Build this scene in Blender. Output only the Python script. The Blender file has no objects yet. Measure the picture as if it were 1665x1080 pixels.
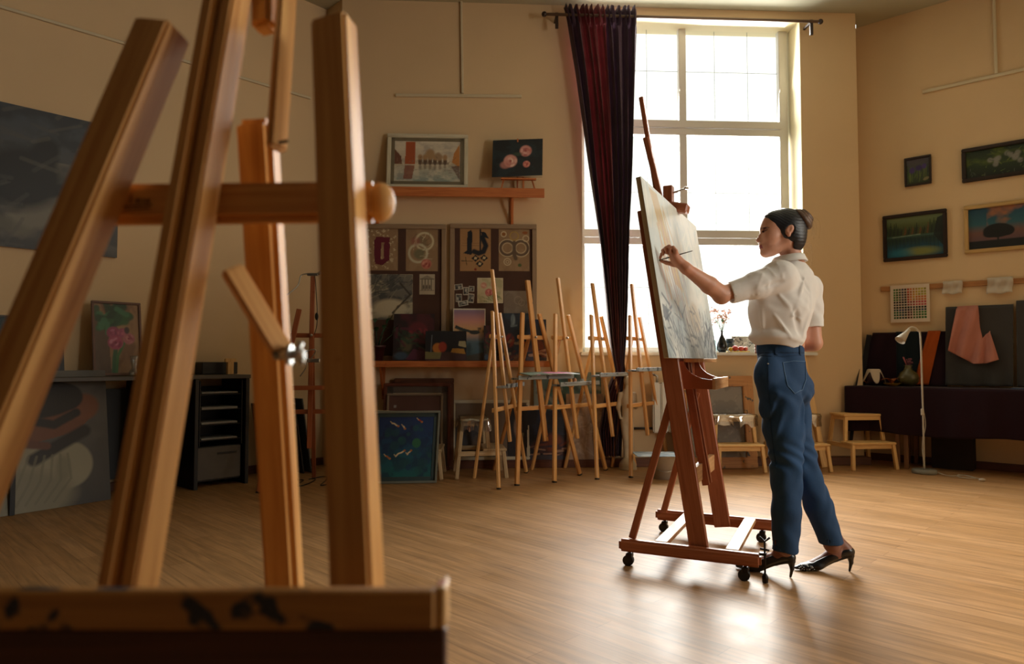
import bpy, bmesh, math, random
import numpy as np
from mathutils import Vector, Matrix
random.seed(7)
SC = bpy.context.scene
COL = SC.collection
# ------------------------------------------------------------------ camera
F = 1127.0; PITCH = math.radians(2.357); CAMH = 1.0
cam_d = bpy.data.cameras.new('camera'); cam = bpy.data.objects.new('camera', cam_d); COL.objects.link(cam)
cam.location = (0, 0, CAMH); cam.rotation_euler = (math.pi/2+PITCH, 0, 0)
cam_d.sensor_fit = 'HORIZONTAL'; cam_d.sensor_width = 36; cam_d.lens = F/1665*36
cam_d.clip_start = 0.05; cam_d.clip_end = 100
cam_d.dof.use_dof = True; cam_d.dof.focus_distance = 3.7; cam_d.dof.aperture_fstop = 3.2
SC.camera = cam
# ------------------------------------------------------------------ world, light, exposure
SC.view_settings.view_transform = 'Standard'; SC.view_settings.look = 'None'
SC.view_settings.gamma = 1; SC.view_settings.use_curve_mapping = False
SC.view_settings.exposure = 0.3
wd = bpy.data.worlds.new('overcast_sky'); SC.world = wd; wd.use_nodes = True
bg = wd.node_tree.nodes['Background']; bg.inputs[0].default_value = (1.0, 1.0, 0.93, 1); bg.inputs[1].default_value = 1.25
def area(name, loc, target, sx, sy, power, color, spread=180):
    l = bpy.data.lights.new(name, 'AREA'); l.shape = 'RECTANGLE'; l.size = sx; l.size_y = sy
    l.energy = power; l.color = color; l.spread = math.radians(spread)
    o = bpy.data.objects.new(name, l); COL.objects.link(o); o.location = loc
    d = Vector(target)-Vector(loc); o.rotation_euler = d.to_track_quat('-Z', 'Z').to_euler()
    return o
WIN_POWER, SIDE_POWER = 370, 150
SC.cycles.max_bounces = 7; SC.cycles.diffuse_bounces = 5; SC.cycles.glossy_bounces = 3
SC.cycles.transparent_max_bounces = 8; SC.cycles.transmission_bounces = 4
SC.cycles.caustics_reflective = False; SC.cycles.caustics_refractive = False
SC.cycles.sample_clamp_indirect = 4
# ------------------------------------------------------------------ pixel -> space
CP, SP = math.cos(PITCH), math.sin(PITCH)
def ray(px, py):
    a = (px-832.5)/F; b = (540-py)/F
    return Vector((a, CP-b*SP, SP+b*CP))
def at(px, py, Y):
    r = ray(px, py); t = Y/r.y
    return Vector((r.x*t, Y, CAMH+r.z*t))
def atz(px, py, z=0.0):
    r = ray(px, py); t = (z-CAMH)/r.z
    return Vector((r.x*t, r.y*t, z))
class Wall:                      # vertical plane; s runs along it, n points into the room
    def __init__(w, x, y, ang):
        w.o = Vector((x, y, 0)); w.a = math.radians(ang)
        w.d = Vector((math.cos(w.a), math.sin(w.a), 0)); n = Vector((math.sin(w.a), -math.cos(w.a), 0))
        w.n = n
    def hit(w, px, py, off=0.0):
        r = ray(px, py); q = w.o+w.n*off; c = Vector((0, 0, CAMH))
        t = (q-c).dot(w.n)/r.dot(w.n); p = c+r*t
        return (p-w.o).dot(w.d), p.z
    def P(w, s, z, off=0.0): return w.o+w.d*s+w.n*off+Vector((0, 0, z))
CEIL = 4.47
BACK = Wall(-1.63, 6.52, 3.127); BACK_L = 5.07
RIGHT = Wall(3.591, 7.108, -41.87); RIGHT_L = 3.4
LEFT = Wall(-1.83-.6678*3.6, 6.73-.7443*3.6, 48.1); LEFT_L = 3.6
# ------------------------------------------------------------------ materials
def sr(h):
    h = h.lstrip('#'); v = [int(h[i:i+2], 16)/255 for i in (0, 2, 4)]
    return tuple(c/12.92 if c <= .04045 else ((c+.055)/1.055)**2.4 for c in v)
MATS = {}
def base_mat(name):
    m = bpy.data.materials.new(name); m.use_nodes = True; nt = m.node_tree
    return m, nt, nt.nodes['Principled BSDF']
def nn(nt, t, **k):
    n = nt.nodes.new(t)
    for a, b in k.items(): setattr(n, a, b)
    return n
def ramp(nt, stops):
    r = nn(nt, 'ShaderNodeValToRGB'); e = r.color_ramp.elements
    while len(e) < len(stops): e.new(.5)
    for i, (p_, c) in enumerate(stops): e[i].position = p_; e[i].color = (*c, 1)
    return r
def mat(name, col, rough=.6, var=.12, scale=8, metal=0, bump=.0, bscale=60, spec=.5, sheen=0):
    if name in MATS: return MATS[name]
    m, nt, b = base_mat(name); c = sr(col) if isinstance(col, str) else col
    tc = nn(nt, 'ShaderNodeTexCoord'); no = nn(nt, 'ShaderNodeTexNoise'); no.inputs['Scale'].default_value = scale; no.inputs['Detail'].default_value = 5
    nt.links.new(tc.outputs['Object'], no.inputs['Vector'])
    r = ramp(nt, [(.3, tuple(x*(1-var) for x in c)), (.7, tuple(min(1, x*(1+var)) for x in c))])
    nt.links.new(no.outputs['Fac'], r.inputs[0]); nt.links.new(r.outputs[0], b.inputs['Base Color'])
    b.inputs['Roughness'].default_value = rough; b.inputs['Metallic'].default_value = metal
    b.inputs['Specular IOR Level'].default_value = spec
    if sheen: b.inputs['Sheen Weight'].default_value = sheen
    if bump:
        n2 = nn(nt, 'ShaderNodeTexNoise'); n2.inputs['Scale'].default_value = bscale; n2.inputs['Detail'].default_value = 4
        nt.links.new(tc.outputs['Object'], n2.inputs['Vector'])
        bp = nn(nt, 'ShaderNodeBump'); bp.inputs['Strength'].default_value = bump; bp.inputs['Distance'].default_value = .004
        nt.links.new(n2.outputs['Fac'], bp.inputs['Height']); nt.links.new(bp.outputs[0], b.inputs['Normal'])
    MATS[name] = m; return m
def wood(name, dark, light, rough=.45, gs=1.0, spots=None, spot_amt=.66):
    if name in MATS: return MATS[name]
    m, nt, b = base_mat(name)
    uv = nn(nt, 'ShaderNodeUVMap'); mp = nn(nt, 'ShaderNodeMapping'); mp.inputs['Scale'].default_value = (55*gs, 2.6*gs, 1)
    oi = nn(nt, 'ShaderNodeObjectInfo')
    add = nn(nt, 'ShaderNodeVectorMath', operation='ADD')
    nt.links.new(uv.outputs[0], add.inputs[0])
    cb = nn(nt, 'ShaderNodeCombineXYZ'); mu = nn(nt, 'ShaderNodeMath', operation='MULTIPLY'); mu.inputs[1].default_value = 17
    nt.links.new(oi.outputs['Random'], mu.inputs[0]); nt.links.new(mu.outputs[0], cb.inputs[0]); nt.links.new(mu.outputs[0], cb.inputs[1])
    nt.links.new(cb.outputs[0], add.inputs[1]); nt.links.new(add.outputs[0], mp.inputs[0])
    no = nn(nt, 'ShaderNodeTexNoise'); no.inputs['Scale'].default_value = 1; no.inputs['Detail'].default_value = 6; no.inputs['Distortion'].default_value = 1.4
    nt.links.new(mp.outputs[0], no.inputs[0])
    r = ramp(nt, [(.28, sr(dark)), (.72, sr(light))]); nt.links.new(no.outputs['Fac'], r.inputs[0])
    out = r.outputs[0]
    # knots / paint spots
    n3 = nn(nt, 'ShaderNodeTexNoise'); n3.inputs['Scale'].default_value = 14; n3.inputs['Detail'].default_value = 3
    nt.links.new(add.outputs[0], n3.inputs['Vector'])
    cr = ramp(nt, [(spot_amt if spots else .70, (0, 0, 0)), ((spot_amt if spots else .70)+.03, (1, 1, 1))]); nt.links.new(n3.outputs['Fac'], cr.inputs[0])
    mx = nn(nt, 'ShaderNodeMix', data_type='RGBA'); nt.links.new(cr.outputs[0], mx.inputs[0]); nt.links.new(out, mx.inputs[6])
    mx.inputs[7].default_value = (*sr(spots or dark), 1); nt.links.new(mx.outputs[2], b.inputs['Base Color'])
    b.inputs['Roughness'].default_value = rough
    bp = nn(nt, 'ShaderNodeBump'); bp.inputs['Strength'].default_value = .15; bp.inputs['Distance'].default_value = .002
    nt.links.new(no.outputs['Fac'], bp.inputs['Height']); nt.links.new(bp.outputs[0], b.inputs['Normal'])
    MATS[name] = m; return m
def painted(name, rough=.55, sheen=0):   # colours come from the brush strokes stored with the mesh
    if name in MATS: return MATS[name]
    m, nt, b = base_mat(name); a = nn(nt, 'ShaderNodeAttribute', attribute_name='paint'); nt.links.new(a.outputs['Color'], b.inputs['Base Color'])
    tc = nn(nt, 'ShaderNodeTexCoord'); no = nn(nt, 'ShaderNodeTexNoise'); no.inputs['Scale'].default_value = 90
    nt.links.new(tc.outputs['Object'], no.inputs['Vector'])
    bp = nn(nt, 'ShaderNodeBump'); bp.inputs['Strength'].default_value = .25; bp.inputs['Distance'].default_value = .002
    nt.links.new(no.outputs['Fac'], bp.inputs['Height']); nt.links.new(bp.outputs[0], b.inputs['Normal'])
    b.inputs['Roughness'].default_value = rough; MATS[name] = m; return m
def glass_mat(name, tint=(.97, .99, .98), gl=.05):
    if name in MATS: return MATS[name]
    m = bpy.data.materials.new(name); m.use_nodes = True; nt = m.node_tree; nt.nodes.clear()
    o = nn(nt, 'ShaderNodeOutputMaterial'); t = nn(nt, 'ShaderNodeBsdfTransparent'); g = nn(nt, 'ShaderNodeBsdfGlossy'); mx = nn(nt, 'ShaderNodeMixShader')
    no = nn(nt, 'ShaderNodeTexNoise'); no.inputs['Scale'].default_value = 2
    t.inputs[0].default_value = (*tint, 1); g.inputs['Roughness'].default_value = .03; mx.inputs[0].default_value = gl
    nt.links.new(t.outputs[0], mx.inputs[1]); nt.links.new(g.outputs[0], mx.inputs[2]); nt.links.new(mx.outputs[0], o.inputs[0])
    MATS[name] = m; return m
def cloth(name, col, rough=.9, transl=0.0, sheen=.3, weave=900, var=.1):
    if name in MATS: return MATS[name]
    m, nt, b = base_mat(name); c = sr(col) if isinstance(col, str) else col
    tc = nn(nt, 'ShaderNodeTexCoord'); no = nn(nt, 'ShaderNodeTexNoise'); no.inputs['Scale'].default_value = 5; no.inputs['Detail'].default_value = 6
    nt.links.new(tc.outputs['Object'], no.inputs['Vector'])
    r = ramp(nt, [(.3, tuple(x*(1-var) for x in c)), (.7, tuple(min(1, x*(1+var)) for x in c))]); nt.links.new(no.outputs['Fac'], r.inputs[0])
    nt.links.new(r.outputs[0], b.inputs['Base Color']); b.inputs['Roughness'].default_value = rough; b.inputs['Sheen Weight'].default_value = sheen; b.inputs['Specular IOR Level'].default_value = .18
    n2 = nn(nt, 'ShaderNodeTexNoise'); n2.inputs['Scale'].default_value = weave; nt.links.new(tc.outputs['Object'], n2.inputs['Vector'])
    bp = nn(nt, 'ShaderNodeBump'); bp.inputs['Strength'].default_value = .2; bp.inputs['Distance'].default_value = .001
    nt.links.new(n2.outputs['Fac'], bp.inputs['Height']); nt.links.new(bp.outputs[0], b.inputs['Normal'])
    if transl:
        o = [n for n in nt.nodes if n.type == 'OUTPUT_MATERIAL'][0]; tr = nn(nt, 'ShaderNodeBsdfTranslucent'); mx = nn(nt, 'ShaderNodeMixShader')
        mx.inputs[0].default_value = transl; nt.links.new(r.outputs[0], tr.inputs[0]); nt.links.new(b.outputs[0], mx.inputs[1]); nt.links.new(tr.outputs[0], mx.inputs[2]); nt.links.new(mx.outputs[0], o.inputs[0])
    MATS[name] = m; return m
# ------------------------------------------------------------------ mesh helpers
def NB(): 
    bm = bmesh.new(); bm.loops.layers.uv.new('UVMap'); return bm
def rotm(d, up=None):            # matrix whose z axis is d
    z = Vector(d).normalized(); u = Vector(up) if up else Vector((0, 0, 1))
    if abs(z.dot(u.normalized())) > .98: u = Vector((0, 1, 0))
    x = u.cross(z).normalized(); y = z.cross(x)
    return Matrix((x, y, z)).transposed()
def bar(bm, p0, p1, w, d, up=None, bev=.0015, segs=1, w2=None, d2=None):
    """beam p0->p1, width w along x (= up cross axis), depth d along y (towards up)"""
    p0, p1 = Vector(p0), Vector(p1); L = (p1-p0).length; M = rotm(p1-p0, up)
    w2 = w2 or w; d2 = d2 or d; t = NB(); vs = []
    for z, ww, dd in ((0, w, d), (L, w2, d2)):
        for sx, sy in ((-1, -1), (1, -1), (1, 1), (-1, 1)): vs.append(t.verts.new((sx*ww/2, sy*dd/2, z)))
    for f in ((3, 2, 1, 0), (4, 5, 6, 7), (0, 1, 5, 4), (1, 2, 6, 5), (2, 3, 7, 6), (3, 0, 4, 7)): t.faces.new([vs[i] for i in f])
    if bev: bmesh.ops.bevel(t, geom=t.edges[:], offset=min(bev, w*.3, d*.3), segments=segs, affect='EDGES')
    uvl = t.loops.layers.uv.active
    off = random.random()*9
    for f in t.faces:
        n = f.normal if f.normal.length else Vector((0, 0, 1)); f.normal_update(); n = f.normal
        for l in f.loops:
            c = l.vert.co
            if abs(n.z) > .7: l[uvl].uv = (c.x+off, c.y*.3+off)
            elif abs(n.x) > abs(n.y): l[uvl].uv = (c.y+off, c.z+off)
            else: l[uvl].uv = (c.x+off+.3, c.z+off)
    for v in t.verts: v.co = p0+M@v.co
    merge(bm, t); return bm
def merge(bm, t):
    me = bpy.data.meshes.new('tmp'); t.to_mesh(me); t.free(); bm.from_mesh(me); bpy.data.meshes.remove(me)
def box(bm, c, s, rz=0, bev=.0015, segs=1):
    """box centred c, size s, grain along its longest side"""
    s = Vector(s); c = Vector(c); R = Matrix.Rotation(rz, 3, 'Z'); k = max(range(3), key=lambda i: s[i])
    ax = Vector((0, 0, 0)); ax[k] = 1
    up = Vector((0, 0, 1)) if k != 2 else Vector((0, 1, 0))
    x = up.cross(ax); w = sum(abs(x[i])*s[i] for i in range(3)); d = sum(abs(up[i])*s[i] for i in range(3))
    return bar(bm, c-R@(ax*s[k]/2), c+R@(ax*s[k]/2), w, d, up=R@up, bev=bev, segs=segs)
def tube(bm, pts, r, n=10, cap=True, flat=1.0):
    pts = [Vector(q) for q in pts]; rs = r if isinstance(r, (list, tuple)) else [r]*len(pts); rings = []; prev = None
    for i, q in enumerate(pts):
        a = pts[max(0, i-1)]; b = pts[min(len(pts)-1, i+1)]; d = (b-a).normalized()
        if prev is None:
            M = rotm(d); x = M.col[0].copy()
        else: x = (prev-d*prev.dot(d)).normalized()
        prev = x; y = d.cross(x)
        rings.append([bm.verts.new(q+(x*math.cos(2*math.pi*k/n)+y*math.sin(2*math.pi*k/n)*flat)*rs[i]) for k in range(n)])
    for a, b in zip(rings, rings[1:]):
        for k in range(n): bm.faces.new((a[k], a[(k+1) % n], b[(k+1) % n], b[k])).smooth = True
    if cap: bm.faces.new(rings[0][::-1]); bm.faces.new(rings[-1])
    return bm
def lathe(bm, prof, c=(0, 0, 0), n=24, M=None):
    c = Vector(c); rings = []
    for r, z in prof:
        ring = []
        for k in range(n):
            v = Vector((r*math.cos(2*math.pi*k/n), r*math.sin(2*math.pi*k/n), z)); v = M@v if M else v
            ring.append(bm.verts.new(c+v))
        rings.append(ring)
    for a, b in zip(rings, rings[1:]):
        for k in range(n): bm.faces.new((a[k], a[(k+1) % n], b[(k+1) % n], b[k])).smooth = True
    if prof[0][0] > 1e-5: bm.faces.new(rings[0][::-1])
    if prof[-1][0] > 1e-5: bm.faces.new(rings[-1])
    bmesh.ops.remove_doubles(bm, verts=bm.verts[:], dist=1e-6) if prof[0][0] < 1e-5 or prof[-1][0] < 1e-5 else None
    return bm
def prism(bm, poly, axis_pts, up=None):
    """extrude 2D polygon (x,y in the frame of the axis) from axis p0 to p1"""
    p0, p1 = [Vector(q) for q in axis_pts]; M = rotm(p1-p0, up); A = [bm.verts.new(p0+M@Vector((x, y, 0))) for x, y in poly]; B = [bm.verts.new(p1+M@Vector((x, y, 0))) for x, y in poly]
    n = len(poly); bm.faces.new(A[::-1]); bm.faces.new(B)
    for k in range(n): bm.faces.new((A[k], A[(k+1) % n], B[(k+1) % n], B[k]))
    return bm
def ball(bm, c, r, sc=(1, 1, 1), M=None, n=16):
    t = bmesh.new(); bmesh.ops.create_uvsphere(t, u_segments=n, v_segments=max(6, n//2), radius=r)
    for v in t.verts:
        q = Vector((v.co.x*sc[0], v.co.y*sc[1], v.co.z*sc[2])); v.co = Vector(c)+(M@q if M else q)
    for f in t.faces: f.smooth = True
    merge(bm, t); return bm
def poly_lerp(pts, n):           # smooth resample (Catmull-Rom)
    pts = [Vector(q) for q in pts]; out = []
    for i in range(len(pts)-1):
        a, b, c, d = pts[max(0, i-1)], pts[i], pts[i+1], pts[min(len(pts)-1, i+2)]
        for k in range(n):
            t = k/n; out.append(.5*((2*b)+(c-a)*t+(2*a-5*b+4*c-d)*t*t+(3*b-a-3*c+d)*t**3))
    out.append(pts[-1]); return out
def link(name, me, parent=None):
    o = bpy.data.objects.new(name, me); COL.objects.link(o)
    if parent is not None: o.parent = parent
    return o
ORIGIN = {}
def obj(name, bm, m, parent=None, world=False, smooth=False):
    """links bm as one mesh; with world=True the coordinates are world ones and are moved into the thing's frame"""
    bmesh.ops.recalc_face_normals(bm, faces=bm.faces[:])
    me = bpy.data.meshes.new(name); bm.to_mesh(me); bm.free()
    if world and parent is not None: me.transform(root_matrix(parent).inverted())
    if smooth: me.polygons.foreach_set('use_smooth', [True]*len(me.polygons))
    for mm in (m if isinstance(m, (list, tuple)) else [m]): me.materials.append(mm)
    o = link(name, me, parent); return o
def root_matrix(o):
    M = Matrix.Identity(4)
    while o is not None:
        M = Matrix.Translation(o.location)@o.rotation_euler.to_matrix().to_4x4()@M; o = o.parent
    return M
def thing(name, label, cat, loc=(0, 0, 0), rz=0, group=None):
    o = bpy.data.objects.new(name, None); COL.objects.link(o); o.location = loc; o.rotation_euler = (0, 0, rz); o.empty_display_size = .1
    o['label'] = label; o['category'] = cat
    if group: o['group'] = group
    return o
def tag(o, label, cat, group=None, kind=None):
    o['label'] = label; o['category'] = cat
    if group: o['group'] = group
    if kind: o['kind'] = kind
    return o
def recentre(o):                 # single-mesh things: origin at the base of the mesh
    me = o.data; n = len(me.vertices); co = np.empty(n*3, 'f'); me.vertices.foreach_get('co', co); co = co.reshape(-1, 3)
    c = Vector(((co[:, 0].min()+co[:, 0].max())/2, (co[:, 1].min()+co[:, 1].max())/2, co[:, 2].min())); c = Vector([float(q) for q in c])
    me.transform(Matrix.Translation(-c)); o.location = c; return o
def struct(name, bm, m, parent=None):
    o = obj(name, bm, m, parent)
    o['kind'] = 'structure'; return o
def kids(o, pool=None): return [c for c in COL.objects if c.parent is o]
def dup(root, loc, rz, label=None, group=None):
    def cp(o, par):
        c = o.copy(); COL.objects.link(c); c.parent = par
        for k in kids(o): cp(k, c)
        return c
    r = cp(root, None); r.location = loc; r.rotation_euler = (0, 0, rz)
    if label: r['label'] = label
    if group: r['group'] = group
    return r
# ------------------------------------------------------------------ painter: strokes on a raster that becomes mesh colours
class Art:
    def __init__(s, w, h, base, n=110):
        s.nx = n if w >= h else max(8, int(n*w/h)); s.ny = n if h > w else max(8, int(n*h/w)); s.w, s.h = w, h
        s.U, s.V = np.meshgrid(np.linspace(0, 1, s.nx+1), np.linspace(0, 1, s.ny+1)); s.A = w/h
        s.c = np.zeros((s.ny+1, s.nx+1, 3)); s.c[:] = sr(base); s.rng = np.random.default_rng(int(w*1000+h*77)+n)
    def mix(s, m, col):
        c = np.array(sr(col) if isinstance(col, str) else col); m = np.clip(m, 0, 1)[..., None]; s.c = s.c*(1-m)+c*m; return s
    def grad(s, stops, axis='v'):
        t = s.V if axis == 'v' else s.U; ps = [q[0] for q in stops]; cs = np.array([sr(q[1]) for q in stops])
        for k in range(3): s.c[..., k] = np.interp(t, ps, cs[:, k])
        return s
    def noise(s, sc, seed=0, sy=None):
        r = np.random.default_rng(seed+11); out = 0; amp = 1; tot = 0; sy = sy or sc
        for o in range(4):
            gx, gy = max(2, int(sc*2**o))+2, max(2, int(sy*2**o))+2; g = r.random((gy, gx)); x = s.U*(gx-2); y = s.V*(gy-2); i = x.astype(int); j = y.astype(int); fx = x-i; fy = y-j
            fx = fx*fx*(3-2*fx); fy = fy*fy*(3-2*fy); i1 = np.minimum(i+1, gx-1); j1 = np.minimum(j+1, gy-1)
            out = out+amp*((g[j, i]*(1-fx)+g[j, i1]*fx)*(1-fy)+(g[j1, i]*(1-fx)+g[j1, i1]*fx)*fy); tot += amp; amp *= .55
        return out/tot
    def mottle(s, col, amt=.5, sc=5, seed=0, lo=.45, hi=.65, mask=None, sy=None):
        m = np.clip((s.noise(sc, seed, sy)-lo)/(hi-lo), 0, 1)*amt
        return s.mix(m if mask is None else m*mask, col)
    def ell_m(s, cx, cy, rx, ry, rot=0, soft=.15):
        x = (s.U-cx)*s.A; y = s.V-cy; c, t = math.cos(rot), math.sin(rot); a = (x*c+y*t)/(rx*s.A); b = (-x*t+y*c)/ry
        d = np.sqrt(a*a+b*b); return np.clip((1-d)/soft+.5, 0, 1)
    def ell(s, cx, cy, rx, ry, col, rot=0, soft=.15, a=1): return s.mix(s.ell_m(cx, cy, rx, ry, rot, soft)*a, col)
    def ring(s, cx, cy, r, w, col, a=1):
        d = np.hypot((s.U-cx)*s.A, s.V-cy); return s.mix(np.clip(1.2-abs(d-r)/w, 0, 1)*a, col)
    def line(s, pts, w, col, a=1, soft=.5):
        m = np.zeros_like(s.U)
        for (x0, y0), (x1, y1) in zip(pts, pts[1:]):
            ax, ay, bx, by = x0*s.A, y0, x1*s.A, y1; dx, dy = bx-ax, by-ay; L = dx*dx+dy*dy+1e-9
            t = np.clip(((s.U*s.A-ax)*dx+(s.V-ay)*dy)/L, 0, 1); d = np.hypot(s.U*s.A-ax-t*dx, s.V-ay-t*dy); m = np.maximum(m, np.clip((w-d)/(w*soft)+.3, 0, 1))
        return s.mix(m*a, col)
    def poly(s, pts, col, a=1):
        ins = np.zeros_like(s.U, bool); n = len(pts)
        for i in range(n):
            x0, y0 = pts[i]; x1, y1 = pts[(i+1) % n]
            if y0 == y1: continue
            c = ((y0 > s.V) != (y1 > s.V)) & (s.U < (x1-x0)*(s.V-y0)/(y1-y0)+x0); ins ^= c
        return s.mix(ins*a*1.0, col)
    def strokes(s, n, cols, L, w, ang, box_=(0, 0, 1, 1), jit=.4, a=.7):
        for _ in range(n):
            x = s.rng.uniform(box_[0], box_[2]); y = s.rng.uniform(box_[1], box_[3]); g = ang+s.rng.normal()*jit; l = L*s.rng.uniform(.5, 1.2)
            s.line([(x, y), (x+l*math.cos(g)/s.A, y+l*math.sin(g))], w*s.rng.uniform(.5, 1.3), cols[s.rng.integers(len(cols))], a)
        return s
    def flower(s, cx, cy, r, cols, seed=0):
        q = np.random.default_rng(seed); s.ell(cx, cy, r/s.A, r, cols[0], soft=.25)
        for k in range(14):
            t = q.uniform(0, 6.3); d = r*q.uniform(.15, .8); s.ell(cx+d*math.cos(t)/s.A, cy+d*math.sin(t), r*.34/s.A, r*.2, cols[k % len(cols)], rot=t+1.57, soft=.5, a=.75)
        s.ell(cx, cy, r*.2/s.A, r*.2, cols[-1], soft=.6); return s
def panel_mesh(name, art, m, T, parent=None, world=False, wave=None):
    """painted sheet: T(u*w, v*h) -> point"""
    nx, ny = art.nx+1, art.ny+1; co = [T(float(art.U[j, i])*art.w, float(art.V[j, i])*art.h) for j in range(ny) for i in range(nx)]
    fs = [(j*nx+i, j*nx+i+1, (j+1)*nx+i+1, (j+1)*nx+i) for j in range(ny-1) for i in range(nx-1)]
    me = bpy.data.meshes.new(name); me.from_pydata([tuple(q) for q in co], [], fs)
    ca = me.color_attributes.new('paint', 'FLOAT_COLOR', 'POINT'); d = np.ones((ny*nx, 4), 'f'); d[:, :3] = art.c.reshape(-1, 3); ca.data.foreach_set('color', d.ravel())
    if world and parent is not None: me.transform(root_matrix(parent).inverted())
    me.materials.append(m); me.update(); return link(name, me, parent)
# ------------------------------------------------------------------ shared materials
M_wall = mat('plaster_paint', '#d2b893', .85, .04, 1.2, bump=.12, bscale=140)
M_ceil = mat('ceiling_paint', '#a8a48c', .8, .03, 1)
M_white = mat('white_paint', '#d8d8d2', .45, .03, 3)
M_pvc = mat('window_plastic', '#c9c5bd', .35, .02, 3)
M_metal = mat('steel', '#b0b0ae', .3, .05, 5, metal=1)
M_dmetal = mat('dark_metal', '#2a2522', .4, .1, 5, metal=.8)
M_black = mat('black_plastic', '#0c0c0e', .45, .1, 5)
M_wall_dark = mat('fill_cut_wall_paint', '#3e342c', .9, .05, 1.2)  # for unseen walls only, made dark to cut the bounce fill
M_pine = wood('pine', '#c48a4c', '#e6b878', .42)
M_pine2 = wood('pine_dull', '#b67e46', '#d8a262', .5, spots='#5b5a55', spot_amt=.71)
M_beech = wood('red_beech', '#8a4828', '#aa6440', .4)
M_shelf = wood('orange_pine', '#a0552a', '#c4773f', .45)
M_birch = wood('birch', '#c79858', '#e6c184', .5)
M_canvasback = cloth('canvas_back', '#b9a88c')
M_frame_w = wood('whitewashed_wood', '#b5ad98', '#d6cfb9', .5)
M_frame_b = wood('dark_frame_wood', '#1c1210', '#33211a', .4)
M_frame_y = wood('pale_gold_wood', '#a98a55', '#c9aa72', .5)
M_frame_br = wood('brown_frame_wood', '#4c2a18', '#6e4226', .45)
M_paint = painted('oil_paint', .5); M_paper = painted('drawn_paper', .8)
# ================================================================== the room
def floor_mat():
    m, nt, b = base_mat('laminate_planks'); tc = nn(nt, 'ShaderNodeTexCoord'); mp = nn(nt, 'ShaderNodeMapping'); mp.inputs['Rotation'].default_value = (0, 0, math.radians(45))
    nt.links.new(tc.outputs['Object'], mp.inputs[0])
    br = nn(nt, 'ShaderNodeTexBrick'); br.offset = .37; br.inputs['Scale'].default_value = 1; br.inputs['Brick Width'].default_value = 1.2; br.inputs['Row Height'].default_value = .095
    br.inputs['Mortar Size'].default_value = .0012; br.inputs['Mortar Smooth'].default_value = .3; br.inputs['Bias'].default_value = 0
    br.inputs['Color1'].default_value = (*sr('#b48a5e'), 1); br.inputs['Color2'].default_value = (*sr('#a57c50'), 1); br.inputs['Mortar'].default_value = (*sr('#7c5630'), 1)
    nt.links.new(mp.outputs[0], br.inputs['Vector'])
    m2 = nn(nt, 'ShaderNodeMapping'); m2.inputs['Scale'].default_value = (1.6, 26, 1); nt.links.new(mp.outputs[0], m2.inputs[0])
    no = nn(nt, 'ShaderNodeTexNoise'); no.inputs['Scale'].default_value = 1.5; no.inputs['Detail'].default_value = 7; no.inputs['Distortion'].default_value = .8; nt.links.new(m2.outputs[0], no.inputs[0])
    r = ramp(nt, [(.25, (.62, .62, .62)), (.75, (1.25, 1.25, 1.25))]); nt.links.new(no.outputs['Fac'], r.inputs[0])
    mx = nn(nt, 'ShaderNodeMix', data_type='RGBA', blend_type='MULTIPLY'); mx.inputs[0].default_value = 1; nt.links.new(br.outputs[0], mx.inputs[6]); nt.links.new(r.outputs[0], mx.inputs[7])
    n3 = nn(nt, 'ShaderNodeTexNoise'); n3.inputs['Scale'].default_value = 6; nt.links.new(tc.outputs['Object'], n3.inputs[0])
    rr = nn(nt, 'ShaderNodeMapRange'); rr.inputs[3].default_value = .34; rr.inputs[4].default_value = .5; b.inputs['Specular IOR Level'].default_value = .24; nt.links.new(n3.outputs['Fac'], rr.inputs[0]); nt.links.new(rr.outputs[0], b.inputs['Roughness'])
    nt.links.new(mx.outputs[2], b.inputs['Base Color'])
    bp = nn(nt, 'ShaderNodeBump'); bp.inputs['Strength'].default_value = .12; bp.inputs['Distance'].default_value = .002; nt.links.new(br.outputs['Fac'], bp.inputs['Height']); bp.invert = True; nt.links.new(bp.outputs[0], b.inputs['Normal'])
    return m
c0 = LEFT.P(0, 0); c1 = LEFT.P(LEFT_L, 0); c2 = BACK.P(0, 0); c3 = BACK.P(BACK_L, 0); cR = RIGHT.P(0, 0); c4 = RIGHT.P(RIGHT_L, 0)
c45 = Vector((4.35, 2.5, 0)); c5 = Vector((4.2, -.9, 0)); c6 = Vector((3.2, -2.4, 0)); c7 = Vector((-1.6, -2.8, 0)); c8 = Vector((-3.75, -.5, 0))
ring_pts = [c0, c1, c2, c3, cR, c4, c45, c5, c6, c7, c8]
def slab(name, z0, z1, m):
    bm = NB(); c = Vector((1, 2.2, 0)); P = [c+(q-c)*1.05 for q in ring_pts]
    A = [bm.verts.new((q.x, q.y, z0)) for q in P]; B = [bm.verts.new((q.x, q.y, z1)) for q in P]; n = len(P)
    bm.faces.new(A); bm.faces.new(B[::-1])
    for k in range(n): bm.faces.new((A[k], A[(k+1) % n], B[(k+1) % n], B[k]))
    return struct(name, bm, m)
slab('floor', 0, -.1, floor_mat()); slab('ceiling', CEIL, CEIL+.1, M_ceil)
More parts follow.
